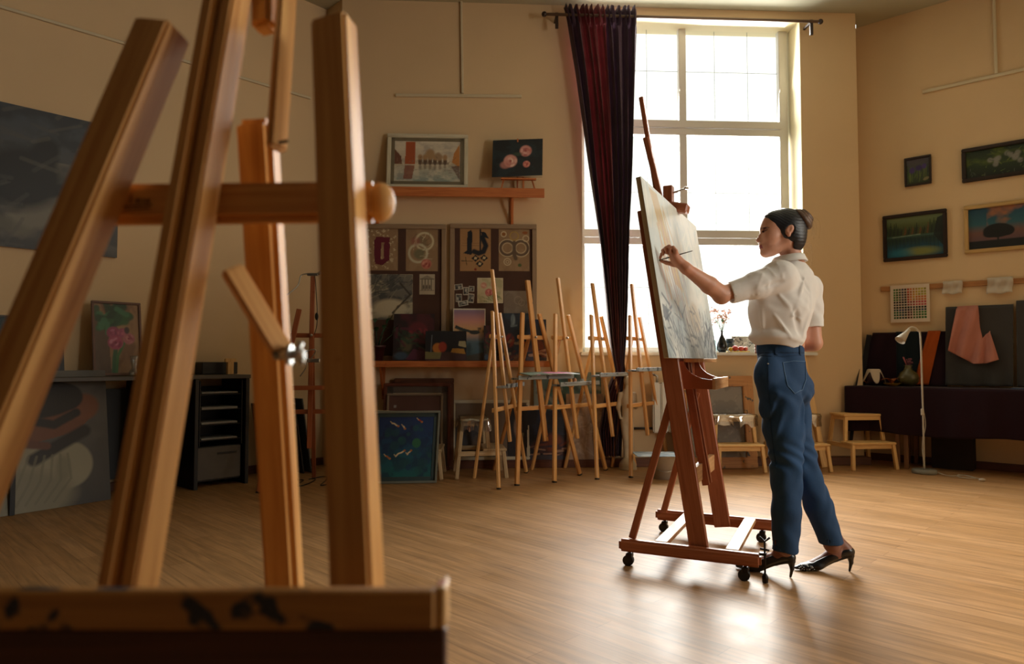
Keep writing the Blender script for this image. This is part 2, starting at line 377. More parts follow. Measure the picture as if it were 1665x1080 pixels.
def wallseg(name, a, b, th=.2, holes=(), m=M_wall, ext=0.0):
    """solid wall a->b (room on the right-hand side of travel when looking from above), holes = (s0,s1,z0,z1)"""
    d = (b-a); L = d.length; d = d.normalized(); out = Vector((-d.y, d.x, 0))
    bm = NB()
    def blk(s0, s1, z0, z1):
        if s1-s0 < 1e-4 or z1-z0 < 1e-4: return
        vs = [bm.verts.new(a+d*s+out*o+Vector((0, 0, z))) for s in (s0, s1) for o in (0, th) for z in (z0, z1)]
        for f in ((0, 1, 3, 2), (4, 6, 7, 5), (0, 4, 5, 1), (2, 3, 7, 6), (0, 2, 6, 4), (1, 5, 7, 3)): bm.faces.new([vs[i] for i in f])
    if holes:
        s0, s1, z0, z1 = holes[0]; blk(-ext, s0, 0, CEIL); blk(s1, L+ext, 0, CEIL); blk(s0, s1, 0, z0); blk(s0, s1, z1, CEIL)
    else: blk(-ext, L+ext, 0, CEIL)
    return struct(name, bm, m)
# window opening measured on the back wall
ws0 = BACK.hit(946, 400)[0]; ws1 = BACK.hit(1307, 400)[0]; wz0 = BACK.hit(1100, 573)[1]; wz1 = BACK.hit(1200, 27)[1]-.02
TH = .36
wallseg('wall_left', c0, c1); wallseg('wall_return', c1, c2, .1)
wallseg('wall_back', c2, c3, TH, [(ws0, ws1, wz0-.03, wz1)])
wallseg('wall_return_right', c3, cR, .1); wallseg('wall_right', cR, c4)
wallseg('wall_northeast', c4, c45)
wallseg('wall_east', c45, c5, .3, [(.7, 2.3, .85, 3.2)])
wallseg('wall_southeast', c5, c6, m=M_wall_dark); wallseg('wall_south', c6, c7, m=M_wall_dark); wallseg('wall_southwest', c7, c8, m=M_wall_dark); wallseg('wall_west', c8, c0, m=M_wall_dark)
# baseboards: a low brown plinth along the back wall, thin ones elsewhere
M_plinth = wood('plinth_wood', '#4c2a1c', '#6a3d28', .5)
def strip(name, w, s0, s1, z0, z1, t, m):
    bm = NB(); bar(bm, w.P(s0, (z0+z1)/2, t/2), w.P(s1, (z0+z1)/2, t/2), t, z1-z0, up=(0, 0, 1), bev=.003); return struct(name, bm, m)
strip('baseboard_back', BACK, 0, BACK_L, 0, .075, .12, M_plinth)
strip('baseboard_right', RIGHT, 0, RIGHT_L, 0, .07, .02, M_plinth); strip('baseboard_left', LEFT, 0, LEFT_L, 0, .07, .02, M_plinth)
# ---- window 1
IN = -.26                                       # frame depth inside the opening
W1 = thing('window_1', 'tall white plastic window with six panes', 'window', BACK.P((ws0+ws1)/2, wz0, IN), 0); W1['kind'] = 'structure'
del W1['label']; del W1['category']
def wb(bm, s0, z0, s1, z1, w, t=.07, off=IN):   # frame member between two wall points
    bar(bm, BACK.P(s0, z0, off), BACK.P(s1, z1, off), w, t, up=BACK.n, bev=.006, segs=2)
fr = NB()
sR = BACK.hit(1274, 400, IN)[0]; sL = ws0+.0; zT = BACK.hit(1200, 48, IN)[1]+.02; zB = wz0+.02
sM = BACK.hit(1111, 400, IN)[0]
wb(fr, sR+.01, wz0, sR+.01, wz1, .09); wb(fr, sL+.02, wz0, sL+.02, wz1, .09)
zt1 = BACK.hit(1200, 212, IN)[1]; zt2 = BACK.hit(1200, 389, IN)[1]
wb(fr, sL, zT+.02, sR, zT+.02, .09); wb(fr, sL, zB, sR, zB, .06)
wb(fr, sM, zB, sM, zt2, .075, .068); wb(fr, sM, zt2, sM, zt1, .075, .068); wb(fr, sM, zt1, sM, zT, .075, .068)
for z in (zt1, zt2):
    wb(fr, sL, z+.042, sR, z+.042, .075, .09); wb(fr, sL, z-.035, sR, z-.035, .07, .075)
obj('window_frame', fr, M_pvc, W1, world=True)
gb = mat('glazing_bar_metal', '#8d9093', .4, .05, 3)
for (a, b) in ((sL, sM), (sM, sR)):
    for (z0, z1) in ((zB, zt2), (zt2, zt1), (zt1, zT)):
        g = NB(); q = [BACK.P(s, z, IN-.005) for s, z in ((a+.03, z0+.03), (b-.03, z0+.03), (b-.03, z1-.03), (a+.03, z1-.03))]; g.faces.new([g.verts.new(v) for v in q])
        pn = obj('pane', g, glass_mat('window_glass'), W1, world=True)
        h = NB()
        for k in (1, 2):
            s = a+(b-a)*k/3; tube(h, [BACK.P(s, z0+.03, IN-.012), BACK.P(s, z1-.03, IN-.012)], .0028, 6)
        zz = z0+(z1-z0)*(.42 if z0 > zt2-.1 and z0 < zt1-.1 else .56); tube(h, [BACK.P(a+.03, zz, IN-.012), BACK.P(b-.03, zz, IN-.012)], .0028, 6)
        hh = obj('glazing_bars', h, gb, pn); hh.data.transform(root_matrix(W1).inverted())
# plastered reveals (lighter paint) and sill
M_reveal = mat('reveal_paint', '#d9cda8', .8, .02, 2)
rv = NB()
def quad(bm, *ps): bm.faces.new([bm.verts.new(Vector(q)) for q in ps])
def slabq(bm, P4, n, t):
    A = [bm.verts.new(Vector(q)) for q in P4]; B = [bm.verts.new(Vector(q)+n*t) for q in P4]; bm.faces.new(A); bm.faces.new(B[::-1])
    for k in range(4): bm.faces.new((A[k], A[(k+1) % 4], B[(k+1) % 4], B[k]))
for s, sg in ((ws1, -1), (ws0, 1)): slabq(rv, [BACK.P(s, wz0, -.002), BACK.P(s, wz1, -.002), BACK.P(s, wz1, -TH), BACK.P(s, wz0, -TH)], BACK.d*sg, .006)
slabq(rv, [BACK.P(ws0, wz1, -.002), BACK.P(ws1, wz1, -.002), BACK.P(ws1, wz1, -TH), BACK.P(ws0, wz1, -TH)], Vector((0, 0, -1)), .006)
obj('window_reveal', rv, M_reveal, W1, world=True)
sl = NB(); bar(sl, BACK.P(ws0-.02, wz0-.016, -.1), BACK.P(ws1+.10, wz0-.016, -.1), .3, .03, up=(0, 0, 1), bev=.006, segs=2)
struct('trim_1', sl, M_white)
# ---- window 2, in the wall to the right, outside the picture
W2 = bpy.data.objects.new('window_2', None); COL.objects.link(W2); W2['kind'] = 'structure'
dE = (c5-c45).normalized(); nE = Vector((dE.y, -dE.x, 0)); PE = lambda s, z, o=-.2: c45+dE*s+nE*o+Vector((0, 0, z)); W2.location = PE(1.5, .85)
f2 = NB()
for s in (.74, 1.5, 2.26): bar(f2, PE(s, .85), PE(s, 3.2), .08, .07, up=nE, bev=.004)
for z in (.89, 2.3, 3.16): bar(f2, PE(.7, z), PE(2.3, z), .08, .066, up=nE, bev=.004)
obj('window_frame', f2, M_pvc, W2, world=True)
g = NB(); quad(g, PE(.7, .85, -.21), PE(2.3, .85, -.21), PE(2.3, 3.2, -.21), PE(.7, 3.2, -.21)); obj('pane', g, glass_mat('window_glass'), W2, world=True)
# daylight entering through the two windows
a1 = area('daylight_window_1', BACK.P((ws0+ws1)/2, (wz0+wz1)/2, IN-.12), BACK.P((ws0+ws1)/2, (wz0+wz1)/2, 3)-Vector((0, 0, .5)), ws1-ws0, wz1-wz0, WIN_POWER, (1, .985, .94), 128)
a2 = area('daylight_window_2', PE(1.5, 2.02, -.34), PE(1.5, 1.8, 3), 1.55, 2.3, SIDE_POWER, (1, .95, .86))
# ================================================================== wall fittings
def duct(name, label, w, segs, r=.012):
    bm = NB()
    for (x0, y0, x1, y1, ww) in segs:
        a = w.hit(x0, y0, .012); b_ = w.hit(x1, y1, .012); bar(bm, w.P(a[0], a[1], .012), w.P(b_[0], min(b_[1], CEIL-.01), .012), ww, .022, up=w.n, bev=.003)
    o = obj(name, bm, M_wallpipe); tag(o, label, 'cable trunking'); return recentre(o)
M_wallpipe = mat('cream_plastic', '#c9bda2', .5, .03, 4)
duct('cable_trunking', 'thin pale cable trunking in an upside-down T above the upper shelf', BACK, [(643, 155, 848, 157, .028), (750, -8, 752, 152, .022)])
duct('cable_trunking', 'pale cable trunking running high across the wall with the framed landscapes', RIGHT, [(1500, 150, 1700, 105, .03), (1616, 0, 1620, 120, .024)])
duct('cable_trunking', 'long thin cable trunking high on the dim wall above the stormy painting', LEFT, [(-30, 2, 505, 160, .022)])
# ================================================================== curtain and rod
ROD_OFF = .16
zr = BACK.hit(1325, 35, ROD_OFF)[1]; zr = min(zr, CEIL-.05); s_a = BACK.hit(885, 10, ROD_OFF)[0]; s_b = BACK.hit(1334, 32, ROD_OFF)[0]
rodt = thing('curtain_rod', 'dark wooden curtain rod running above the tall window', 'curtain rod', BACK.P((s_a+s_b)/2, zr, ROD_OFF))
bm = NB(); tube(bm, [BACK.P(s_a, zr, ROD_OFF), BACK.P(s_b, zr, ROD_OFF)], .014, 12); obj('rod', bm, mat('rod_wood', '#6b5546', .5), rodt, world=True)
for s in (s_a, s_b):
    bm = NB(); ball(bm, BACK.P(s, zr, ROD_OFF), .026); obj('finial', bm, mat('dark_wood', '#2a1a14', .4), rodt, world=True)
for s in (BACK.hit(1320, 40, ROD_OFF)[0], s_a+.12):
    bm = NB(); bar(bm, BACK.P(s, zr, 0), BACK.P(s, zr, ROD_OFF), .02, .02); bar(bm, BACK.P(s, zr-.13, ROD_OFF-.01), BACK.P(s, zr+.02, ROD_OFF-.01), .03, .02); obj('bracket', bm, mat('dark_wood', '#2a1a14', .4), rodt, world=True)
def curtain():
    # rows: (pixel row, left px, right px) measured down the cloth
    rows = [(10, 917, 1036), (25, 921, 1037), (120, 937, 1034), (200, 948, 1032), (300, 961, 1028), (400, 975, 1022), (480, 984, 1019), (550, 991, 1016), (590, 998, 1014), (604, 1000, 1015), (640, 985, 1014), (700, 974, 1010), (742, 976, 1008)]
    n, R = 150, []
    for py, a, b in rows:
        sa, z = BACK.hit(a, py, ROD_OFF); sb, _ = BACK.hit(b, py, ROD_OFF); R.append((z, sa, sb))
    zs = np.linspace(R[0][0], max(R[-1][0], .1), 110); zz = [r[0] for r in R][::-1]
    A = np.interp(zs, zz, [r[1] for r in R][::-1]); B = np.interp(zs, zz, [r[2] for r in R][::-1])
    co = []; W0 = B[0]-A[0]
    for j, z in enumerate(zs):
        w = B[j]-A[j]; amp = .035+.035*(1-w/W0); pin = math.exp(-((z-1.0)/.12)**2)
        for i in range(n+1):
            u = i/n; uu = u+.012*math.sin(u*23+z*1.3)
            ph = uu*2*math.pi*8.5+.5*math.sin(z*1.1+u*4); off = ROD_OFF+(amp*(1-.6*pin))*math.sin(ph)+.012*math.sin(ph*2.3+z*2)
            if j < 5: off = ROD_OFF+.03*math.sin(ph*1.6)+.01*math.sin(ph*5)
            off = max(off, .03 if z < .1 else .02) if z < wz0 else off
            co.append(tuple(BACK.P(A[j]+w*u+.004*math.cos(ph), z+(.018*math.sin(ph*1.6+1) if j == 0 else 0), off)))
    nx = n+1; fs = [(j*nx+i, (j+1)*nx+i, (j+1)*nx+i+1, j*nx+i+1) for j in range(len(zs)-1) for i in range(n)]
    me = bpy.data.meshes.new('curtain'); me.from_pydata(co, [], fs); me.polygons.foreach_set('use_smooth', [True]*len(fs))
    m1 = cloth('curtain_red', '#703c40', .85, .34, .2, 600, .15); m2 = cloth('curtain_plum', '#544050', .85, .2, .2, 600, .15)
    me.materials.append(m1); me.materials.append(m2)
    for k, f in enumerate(me.polygons):
        i = k % n; u = i/n; f.material_index = 1 if (u > .55 or u < .16) else 0
    o = link('curtain', me); tag(o, 'long dark red curtain gathered at the left side of the tall window', 'curtain'); recentre(o)
    sm = o.modifiers.new('thick', 'SOLIDIFY'); sm.thickness = .003
    return o
curtain()
# ================================================================== pictures
def framed(name, label, cat, O, R, U, w, h, art=None, fw=.03, fd=.025, fm=None, mount=0, mm=None, group=None, pm=None, n=110, back=True):
    """O bottom-left corner; R along the width, U up; paint faces R x U"""
    O = Vector(O); R = Vector(R).normalized(); U = Vector(U).normalized(); N = R.cross(U).normalized()
    t = thing(name, label, cat, O+R*w/2, 0, group)
    g = 0
    if fm:
        bm = NB(); g = fw
        for a, b, up in ((O+U*fw/2, O+R*w+U*fw/2, U), (O+U*(h-fw/2), O+R*w+U*(h-fw/2), U), (O+R*fw/2+U*fw*.9, O+R*fw/2+U*(h-fw*.9), R), (O+R*(w-fw/2)+U*fw*.9, O+R*(w-fw/2)+U*(h-fw*.9), R)):
            bar(bm, a+N*fd/2, b+N*fd/2, fd, fw, up=up, bev=min(.006, fw*.2), segs=2)
        obj('frame', bm, fm, t, world=True)
    if mount:
        bm = NB(); g = g-.002
        for a, b, up in ((O+R*g+U*(g+mount/2), O+R*(w-g)+U*(g+mount/2), U), (O+R*g+U*(h-g-mount/2), O+R*(w-g)+U*(h-g-mount/2), U), (O+R*(g+mount/2)+U*g, O+R*(g+mount/2)+U*(h-g), R), (O+R*(w-g-mount/2)+U*g, O+R*(w-g-mount/2)+U*(h-g), R)):
            bar(bm, a+N*.009, b+N*.009, .006, mount, up=up, bev=.0015)
        obj('mount', bm, mm or M_white, t, world=True); g += mount
    if back:
        bm = NB(); i = .004 if fm else 0; a = O+R*(w/2)+U*i; b = O+R*(w/2)+U*(h-i); dd = .006 if fm else (fd-.001); bar(bm, a+N*dd/2*.98, b+N*dd/2*.98, w-2*i, dd, up=N, bev=.0008); obj('backing' if fm else 'stretcher', bm, M_canvasback, t, world=True)
    if art is not None:
        a_ = Art(w-2*g+.004, h-2*g+.004, '#808080', n); art(a_); o_ = O+R*(g-.002)+U*(g-.002)+N*((.0075) if fm else fd)
        panel_mesh('painting' if cat != 'drawing' else 'drawing', a_, pm or M_paint, lambda x, y: o_+R*x+U*y, t, world=True)
    return t
def on_wall(w, x0, x1, yt, yb, off=0.0):
    xm = (x0+x1)/2; ym = (yt+yb)/2; s0 = w.hit(x0, ym, off)[0]; s1 = w.hit(x1, ym, off)[0]; zt = w.hit(xm, yt, off)[1]; zb = w.hit(xm, yb, off)[1]
    return s0, s1, zb, zt
def hang(name, label, w, x0, x1, yt, yb, art, off=.004, tilt=0, cat='painting', **k):
    s0, s1, zb, zt = on_wall(w, x0, x1, yt, yb, off+k.get('fd', .025)); W_, H_ = s1-s0, zt-zb
    U = (Vector((0, 0, 1))+w.n*tilt).normalized(); return framed(name, label, cat, w.P(s0, zb, off), w.d, U, W_, H_, art, **k)
def leanp(name, label, w, x0, x1, yt, yb, art, z0, off0, off1=.03, cat='painting', **k):
    """panel standing at height z0, off0 in front of the wall at its foot and resting near the wall at its top"""
    s0, s1, zb, zt = on_wall(w, x0, x1, yt, yb, (off0+off1)/2); H_ = zt-z0; v = Vector((0, 0, H_))-w.n*(off0-off1)
    return framed(name, label, cat, w.P(s0, z0, off0), w.d, v, s1-s0, v.length, art, **k)
def a_trees_bw(a):
    a.grad([(0, '#9a927c'), (1, '#b8ae94')]); a.poly([(0, .3), (.35, .2), (1, .55), (1, 1), (0, 1)], '#4a4a4c', .8); a.poly([(.05, .55), (.55, .68), (.25, .95), (.0, .9)], '#a49c86')
    a.mottle('#3c4042', .8, 7, 3, .45, .6); a.strokes(60, ['#2c2f33', '#6f6f6a', '#8a8470'], .3, .008, .5); a.ell(.55, .25, .35, .2, '#b4aa92', soft=.4); a.line([(.6, .15), (.95, .55), (.75, .8)], .02, '#3a3530'); a.line([(.55, 0), (.7, .3), (.9, .4)], .015, '#5e523e')
def a_venice(a):
    a.grad([(0, '#7f8f8c'), (.25, '#a9a99b'), (.42, '#b7ab92'), (.5, '#b9ab98'), (1, '#d0c8b8')]); a.mottle('#8f8a86', .5, 6, 1); a.mottle('#d8cfbb', .5, 9, 2)
    a.poly([(.16, .42), (.31, .42), (.31, .98), (.17, .98)], '#a4522f'); a.poly([(.14, .06), (.27, .06), (.31, .4), (.16, .4)], '#7c3b29', .8); a.poly([(0, .42), (0, .8), (.1, .62), (.12, .42)], '#6a4536')
    a.poly([(.99, .35), (.99, .95), (.9, .7), (.87, .48)], '#b5793f'); a.poly([(.99, .04), (.86, .38), (.99, .4)], '#5d4038', .8)
    for k in range(6):
        cx = .39+k*.075; a.ell(cx, .5, .028, .09, '#5c4636'); a.ell(cx, .6, .035, .07, '#a3805c', soft=.6); a.ell(cx, .36, .02, .07, '#6b5a50', a=.6, soft=.8)
    a.ell(.54, .68, .07, .12, '#a2835f', soft=.5); a.ell(.66, .62, .05, .1, '#9a8064', soft=.5); a.poly([(.36, .42), (.36, .48), (.82, .48), (.82, .42)], '#5b4a3e', .7)
    a.strokes(60, ['#8fa09a', '#c2c4ba', '#6c5d52'], .1, .006, 0, (.3, .02, .95, .34), .2, .5); a.strokes(40, ['#5b4c44', '#8b7460'], .05, .008, 1.57, (.02, .4, .95, .6), .5, .6)
def a_roses(a):
    a.mix(np.ones_like(a.U), '#0e141c'); a.mottle('#1a2b33', .7, 5, 1)
    a.flower(.36, .42, .17, ['#c98f86', '#dcb0a4', '#e6cabb', '#a8564e']); a.ell(.26, .32, .1, .1, '#c08078', soft=.5, a=.7); a.flower(.66, .68, .15, ['#c88c86', '#dcaea8', '#b5665f', '#a04a4a'], 3); a.flower(.68, .32, .09, ['#bf7068', '#d89c8c', '#a84c44'], 5)
    a.ell(.5, .6, .09, .05, '#33473a', soft=.6, a=.8)
def a_letter(kind):
    def f(a):
        a.mix(np.ones_like(a.U), '#8a6f52'); a.mottle('#9a8062', .6, 5, kind)
        if kind == 0:
            for k in range(75):
                x, y = a.rng.uniform(.04, .9), a.rng.uniform(.03, .95); t = a.rng.uniform(0, 6.3); r_ = .05; a.line([(x, y), (x+r_*math.cos(t), y+r_*math.sin(t)*.7), (x+r_*math.cos(t+1.2), y+r_*math.sin(t+.8))], .008, '#c8b898', .9)
            a.poly([(.24, .2), (.44, .13), (.46, .7), (.3, .77), (.22, .7)], '#5c1026'); a.poly([(.55, .2), (.72, .24), (.74, .62), (.6, .72), (.54, .6)], '#5c1026'); a.poly([(.24, .7), (.3, .8), (.74, .78), (.72, .66), (.4, .66)], '#5c1026'); a.poly([(.24, .16), (.5, .12), (.7, .24), (.6, .3), (.4, .24)], '#5c1026'); a.ell(.5, .43, .04, .16, '#9a8062')
        if kind == 1:
            a.ring(.58, .7, .2, .03, '#c4bb9c'); a.ell(.5, .69, .14, .12, '#7d6a50', soft=.4); a.ring(.38, .42, .21, .035, '#b9b49a'); a.ell(.42, .4, .17, .12, '#6f6a50', soft=.4); a.ell(.3, .7, .14, .1, '#94504a', a=.6, soft=.8); a.flower(.64, .17, .12, ['#b06a5c', '#c98a78', '#8a3c38'], 2); a.strokes(26, ['#c8bd9e', '#5e5440'], .14, .006, .8, (.15, .25, .75, .9), .8, .7)
        if kind == 2:
            a.mix(np.ones_like(a.U)*.6, '#a87c4c'); a.line([(.08, .66), (.92, .66)], .006, '#6a4a34', .6); a.line([(.05, .6), (.9, .6)], .006, '#6a4a34', .6)
            a.poly([(.24, .92), (.36, .97), (.4, .9), (.38, .42), (.22, .44)], '#101420'); a.poly([(.1, .42), (.36, .38), (.42, .45), (.26, .5)], '#101420'); a.line([(.66, .98), (.66, .5)], .02, '#101420'); a.poly([(.68, .93), (.82, .92), (.95, .76), (.72, .82)], '#101420'); a.line([(.72, .8), (.84, .6), (.76, .46), (.6, .42), (.46, .46)], .065, '#101420')
            for cx, cy in ((.5, .3), (.78, .31), (.64, .17)):
                a.poly([(cx-.13, cy), (cx, cy+.08), (cx+.13, cy), (cx, cy-.08)], '#0c0e14'); a.line([(cx-.03, cy-.02), (cx-.01, cy+.03), (cx+.02, cy-.02), (cx+.04, cy+.02)], .012, '#c8b48c')
            a.line([(.05, .24), (.4, .23)], .008, '#2a2a1c'); a.line([(.18, .32), (.22, .14)], .008, '#2a2a1c'); a.ell(.5, .04, .04, .03, '#7a2a1a')
        if kind == 3:
            for cx, rr in ((.28, .17), (.72, .17)):
                a.ring(cx, .55, rr, .05, '#5a4a3c'); a.ring(cx, .55, rr+.035, .012, '#c9b899'); a.ring(cx, .55, rr-.05, .01, '#c9b899')
            a.line([(.5, .68), (.5, .4), (.55, .3)], .05, '#5a4a3c'); a.ring(.28, .22, .08, .014, '#c9b899'); a.ring(.28, .22, .035, .01, '#c9b899'); a.ring(.16, .88, .06, .012, '#d0c0a0'); a.ell(.16, .88, .06, .04, '#8a5a2c'); a.ring(.88, .78, .07, .012, '#c9b899'); a.ring(.5, .84, .1, .014, '#a8893c'); a.ell(.68, .14, .06, .04, '#4a5a34'); a.ell(.85, .92, .09, .035, '#8c5228')
    return f
def a_temple(a):
    a.mix(np.ones_like(a.U), '#aba08c'); a.poly([(.08, .78), (.5, .95), (.92, .78)], '#6a6258', .6); a.line([(.06, .76), (.94, .76)], .02, '#4e463e'); a.line([(.05, .2), (.95, .2)], .012, '#5a5248')
    for k in range(4): x = .17+.2*k; a.line([(x, .22), (x, .72)], .02, '#4a423a')
    for k in range(3): x = .27+.2*k; a.ell(x, .36, .05, .12, '#544c44', soft=.5)
def a_photo(seed):
    def f(a):
        a.mix(np.ones_like(a.U), '#b9b2a4'); q = np.random.default_rng(seed); a.poly([(.1, .12), (.9, .12), (.9, .88), (.1, .88)], '#4a4a48'); a.mottle('#8c8c88', .7, 4, seed, mask=a.ell_m(.5, .5, .4, .38)); a.ell(q.uniform(.3, .7), q.uniform(.3, .6), .14, .22, '#a8a49c'); a.ell(q.uniform(.3, .7), .3, .16, .12, '#22242a')
    return f
def a_peony(a):
    a.mix(np.ones_like(a.U), '#bfb394'); a.mottle('#8f9468', .5, 4, 1); a.flower(.45, .42, .15, ['#b9625e', '#d59a90', '#7c2c30', '#c98078']); a.flower(.25, .7, .12, ['#c08a78', '#d4a898'], 2); a.flower(.62, .74, .1, ['#c79484', '#dab8a4'], 3); a.strokes(24, ['#5c6c48', '#7a8458'], .2, .014, -.6, (.1, .05, .8, .35)); a.line([(.02, .02), (.98, .02), (.98, .98), (.02, .98), (.02, .02)], .012, '#cdc4aa')
def a_grey(a):
    a.mix(np.ones_like(a.U), '#776a5e'); a.mottle('#857a6e', .6, 4, 1); a.ring(.5, .6, .16, .01, '#9c9286'); a.ring(.62, .5, .12, .01, '#9c9286'); a.strokes(14, ['#5c5248', '#9a9084'], .3, .006, .4)
def a_sea(a):
    a.grad([(0, '#3c4a5c'), (.18, '#4c6a7c'), (.36, '#5a7488'), (.46, '#a08a84'), (.58, '#c9a070'), (.75, '#c48a80'), (.93, '#8a6c84'), (1, '#807890')]); a.mottle('#2c4050', .6, 6, 2, mask=(a.V < .34)*1.0); a.poly([(.05, .62), (.3, .56), (.72, .52), (.72, .55), (.3, .62), (.08, .68)], '#2c3438'); a.ell(.66, .54, .16, .04, '#23292e'); a.mottle('#2a3236', .8, 9, 5, mask=(abs(a.V-.58) < .05)*1.0)
    a.mix(((a.U < .03) | (a.U > .97) | (a.V > .98))*1.0, '#c8c0b0'); a.poly([(.15, 0), (.95, 0), (.95, .16), (.5, .1)], '#4c4030', .7)
def a_still(kind):
    def f(a):
        if kind == 0:
            a.mix(np.ones_like(a.U), '#1c0d14'); a.mottle('#4a1420', .8, 4, 1, .4, .65, mask=(a.V > .35)*1.0); a.ell(.32, .34, .14, .16, '#4e4630', soft=.4); a.flower(.6, .62, .2, ['#5a1824', '#7a2430', '#3a0e18']); a.strokes(30, ['#1f3324', '#2c4430', '#531a30'], .2, .03, -.4, (.0, .1, .8, .7)); a.poly([(.3, .02), (.9, 0), (.8, .18), (.5, .25)], '#5c2240', .8); a.ell(.2, .1, .16, .08, '#33465a', soft=.5)
        if kind == 1:
            a.mix(np.ones_like(a.U), '#12111c'); a.poly([(0, 0), (1, 0), (1, .3), (0, .28)], '#3e2428'); a.ell(.3, .42, .12, .17, '#b4702c', soft=.3); a.ell(.42, .46, .1, .17, '#92301c', soft=.3); a.poly([(.0, .05), (.36, .05), (.4, .28), (.0, .3)], '#79754c', .8); a.line([(.14, .3), (.16, .85)], .02, '#5a5e68'); a.poly([(.62, .28), (.98, .22), (.94, .4), (.66, .42)], '#a0742c'); a.poly([(.8, .5), (1, .44), (.98, .66), (.82, .66)], '#a09a7c')
        if kind == 2:
            a.mix(np.ones_like(a.U), '#131726'); a.mottle('#203244', .7, 4, 1); a.ell(.4, .85, .06, .12, '#77848a', soft=.6); a.line([(.4, .95), (.35, .72), (.5, .74)], .02, '#5c6a72'); a.ell(.3, .42, .13, .14, '#7a2418', soft=.4); a.ell(.7, .3, .12, .1, '#b04a22', soft=.3); a.strokes(40, ['#5a2424', '#7c4a2c', '#2a1c30', '#8a7454'], .15, .03, .3, (0, 0, .9, .4))
        if kind == 3:
            a.mix(np.ones_like(a.U), '#0c1222'); a.mottle('#16284a', .8, 3, 1, mask=(a.V > .5)*1.0); a.ell(.62, .34, .26, .18, '#6a2e1c', soft=.5); a.ell(.3, .28, .2, .12, '#38202c', soft=.5); a.strokes(30, ['#7a3a24', '#b4907a', '#1c2238', '#4a2630'], .2, .025, .1, (0, .02, .9, .3)); a.poly([(.0, .0), (1, 0), (1, .08), (0, .1)], '#3a3846')
    return f
def a_koi(a):
    a.grad([(0, '#1c6468'), (.4, '#185472'), (.7, '#183c6c'), (1, '#1a346c')]); a.mottle('#0e6468', .7, 3, 1, .5, .7, mask=(a.V < .5)*1.0); a.mottle('#142048', .6, 5, 4, .5, .65)
    q = np.random.default_rng(3)
    for k in range(34): x, y = q.uniform(.02, .98), q.uniform(.08, .97); r_ = q.uniform(.03, .085); a.ell(x, y, r_/a.A, r_, ['#1b4a58', '#1c3a66', '#1f5058', '#14305c', '#225a5c'][k % 5], soft=.3, a=.6)
    a.ell(.7, .56, .08, .08, '#2f6f50', soft=.2, a=.9)
    def fish(x, y, t, s, c1='#d8c8a8', c2='#b07040'):
        p_ = [(x+s*.5*k*math.cos(t+.35*k*k), y+s*.5*k*math.sin(t+.35*k*k)) for k in (-1, -.4, .2, .8)]; a.line(p_, .013, c1); a.ell(p_[3][0], p_[3][1], .022, .018, c2); a.line([p_[0], (p_[0][0]-.03, p_[0][1]+.03)], .008, '#c9b48a')
    fish(.42, .4, .25, .2); fish(.58, .41, .5, .1); fish(.3, .87, -.7, .14); fish(.2, .33, -.8, .1, '#b06a34'); fish(.75, .93, -.8, .08, '#a03c2c'); fish(.46, .82, -1.2, .06)
def a_teal(a): a.mix(np.ones_like(a.U), '#4f6a68'); a.mottle('#2c5c60', .9, 3, 1, .45, .6); a.mottle('#8a8a7c', .6, 4, 3, .5, .7); a.strokes(50, ['#6a7f7a', '#3a4a4c', '#90908a'], .25, .02, -.5)
def a_texture(a): a.mix(np.ones_like(a.U), '#9c8470'); a.mottle('#b39a84', .8, 5, 1); a.mottle('#7c6454', .6, 8, 3); a.strokes(50, ['#b8a48c', '#806a58', '#a89484'], .25, .012, .8, jit=1.5)
def a_storm(a):
    a.grad([(0, '#303034'), (.3, '#4c4c4c'), (.6, '#44464a'), (1, '#38424e')]); a.mottle('#7c786c', .8, 4, 1, .45, .65, mask=(a.V < .65)*1.0); a.mottle('#1c222c', .7, 5, 5, .5, .65); a.ell(.5, .5, .2, .22, '#0c0f16', rot=.4, soft=.4); a.line([(.18, .82), (.22, .6), (.34, .45), (.5, .36)], .03, '#0f1219'); a.ell(.78, .5, .07, .1, '#0b0e15', soft=.4); a.line([(.5, .4), (.7, .45), (.82, .36)], .05, '#0d1118'); a.ell(.6, .68, .07, .14, '#10131a', rot=-.3, soft=.4)
    a.ell(.3, .2, .25, .05, '#5a584e', soft=.9, rot=-.3); a.strokes(60, ['#4a4a48', '#20242c', '#5c5a52'], .2, .014, .3, a=.4)
def a_portrait(a):   # head bowed on an arm, dark hair, white blouse
    a.grad([(0, '#302e2e'), (.5, '#4c4a48'), (1, '#5c5a56')]); a.mottle('#3c3a3a', .5, 3, 2)
    a.ell(.35, .24, .38, .22, '#8a8470', soft=.15); a.ell(.66, .3, .2, .17, '#8f8a76', soft=.12); a.ell(.2, .1, .5, .2, '#7d7866', soft=.3)
    a.poly([(.1, .55), (.3, .46), (.75, .54), (.92, .7), (.8, .8), (.6, .82), (.3, .7)], '#6a3e28'); a.ell(.8, .72, .13, .1, '#74462e', soft=.25, rot=.3)
    a.ell(.4, .8, .38, .15, '#100c0e', soft=.1); a.ell(.2, .68, .2, .16, '#100c0e', soft=.1); a.ell(.66, .8, .14, .1, '#110d0f', soft=.15)
    a.line([(.3, .66), (.56, .6), (.74, .68)], .035, '#150f0f'); a.line([(.4, .36), (.62, .46), (.8, .54)], .05, '#17110f'); a.line([(.0, .56), (.3, .48), (.5, .45)], .03, '#5c3422')
    for k in range(7): a.line([(.12+.07*k, .05), (.2+.08*k, .2), (.3+.06*k, .38)], .01, '#6c6856', .6)
    a.ell(.62, .28, .06, .09, '#6e6a58', soft=.6, a=.6)
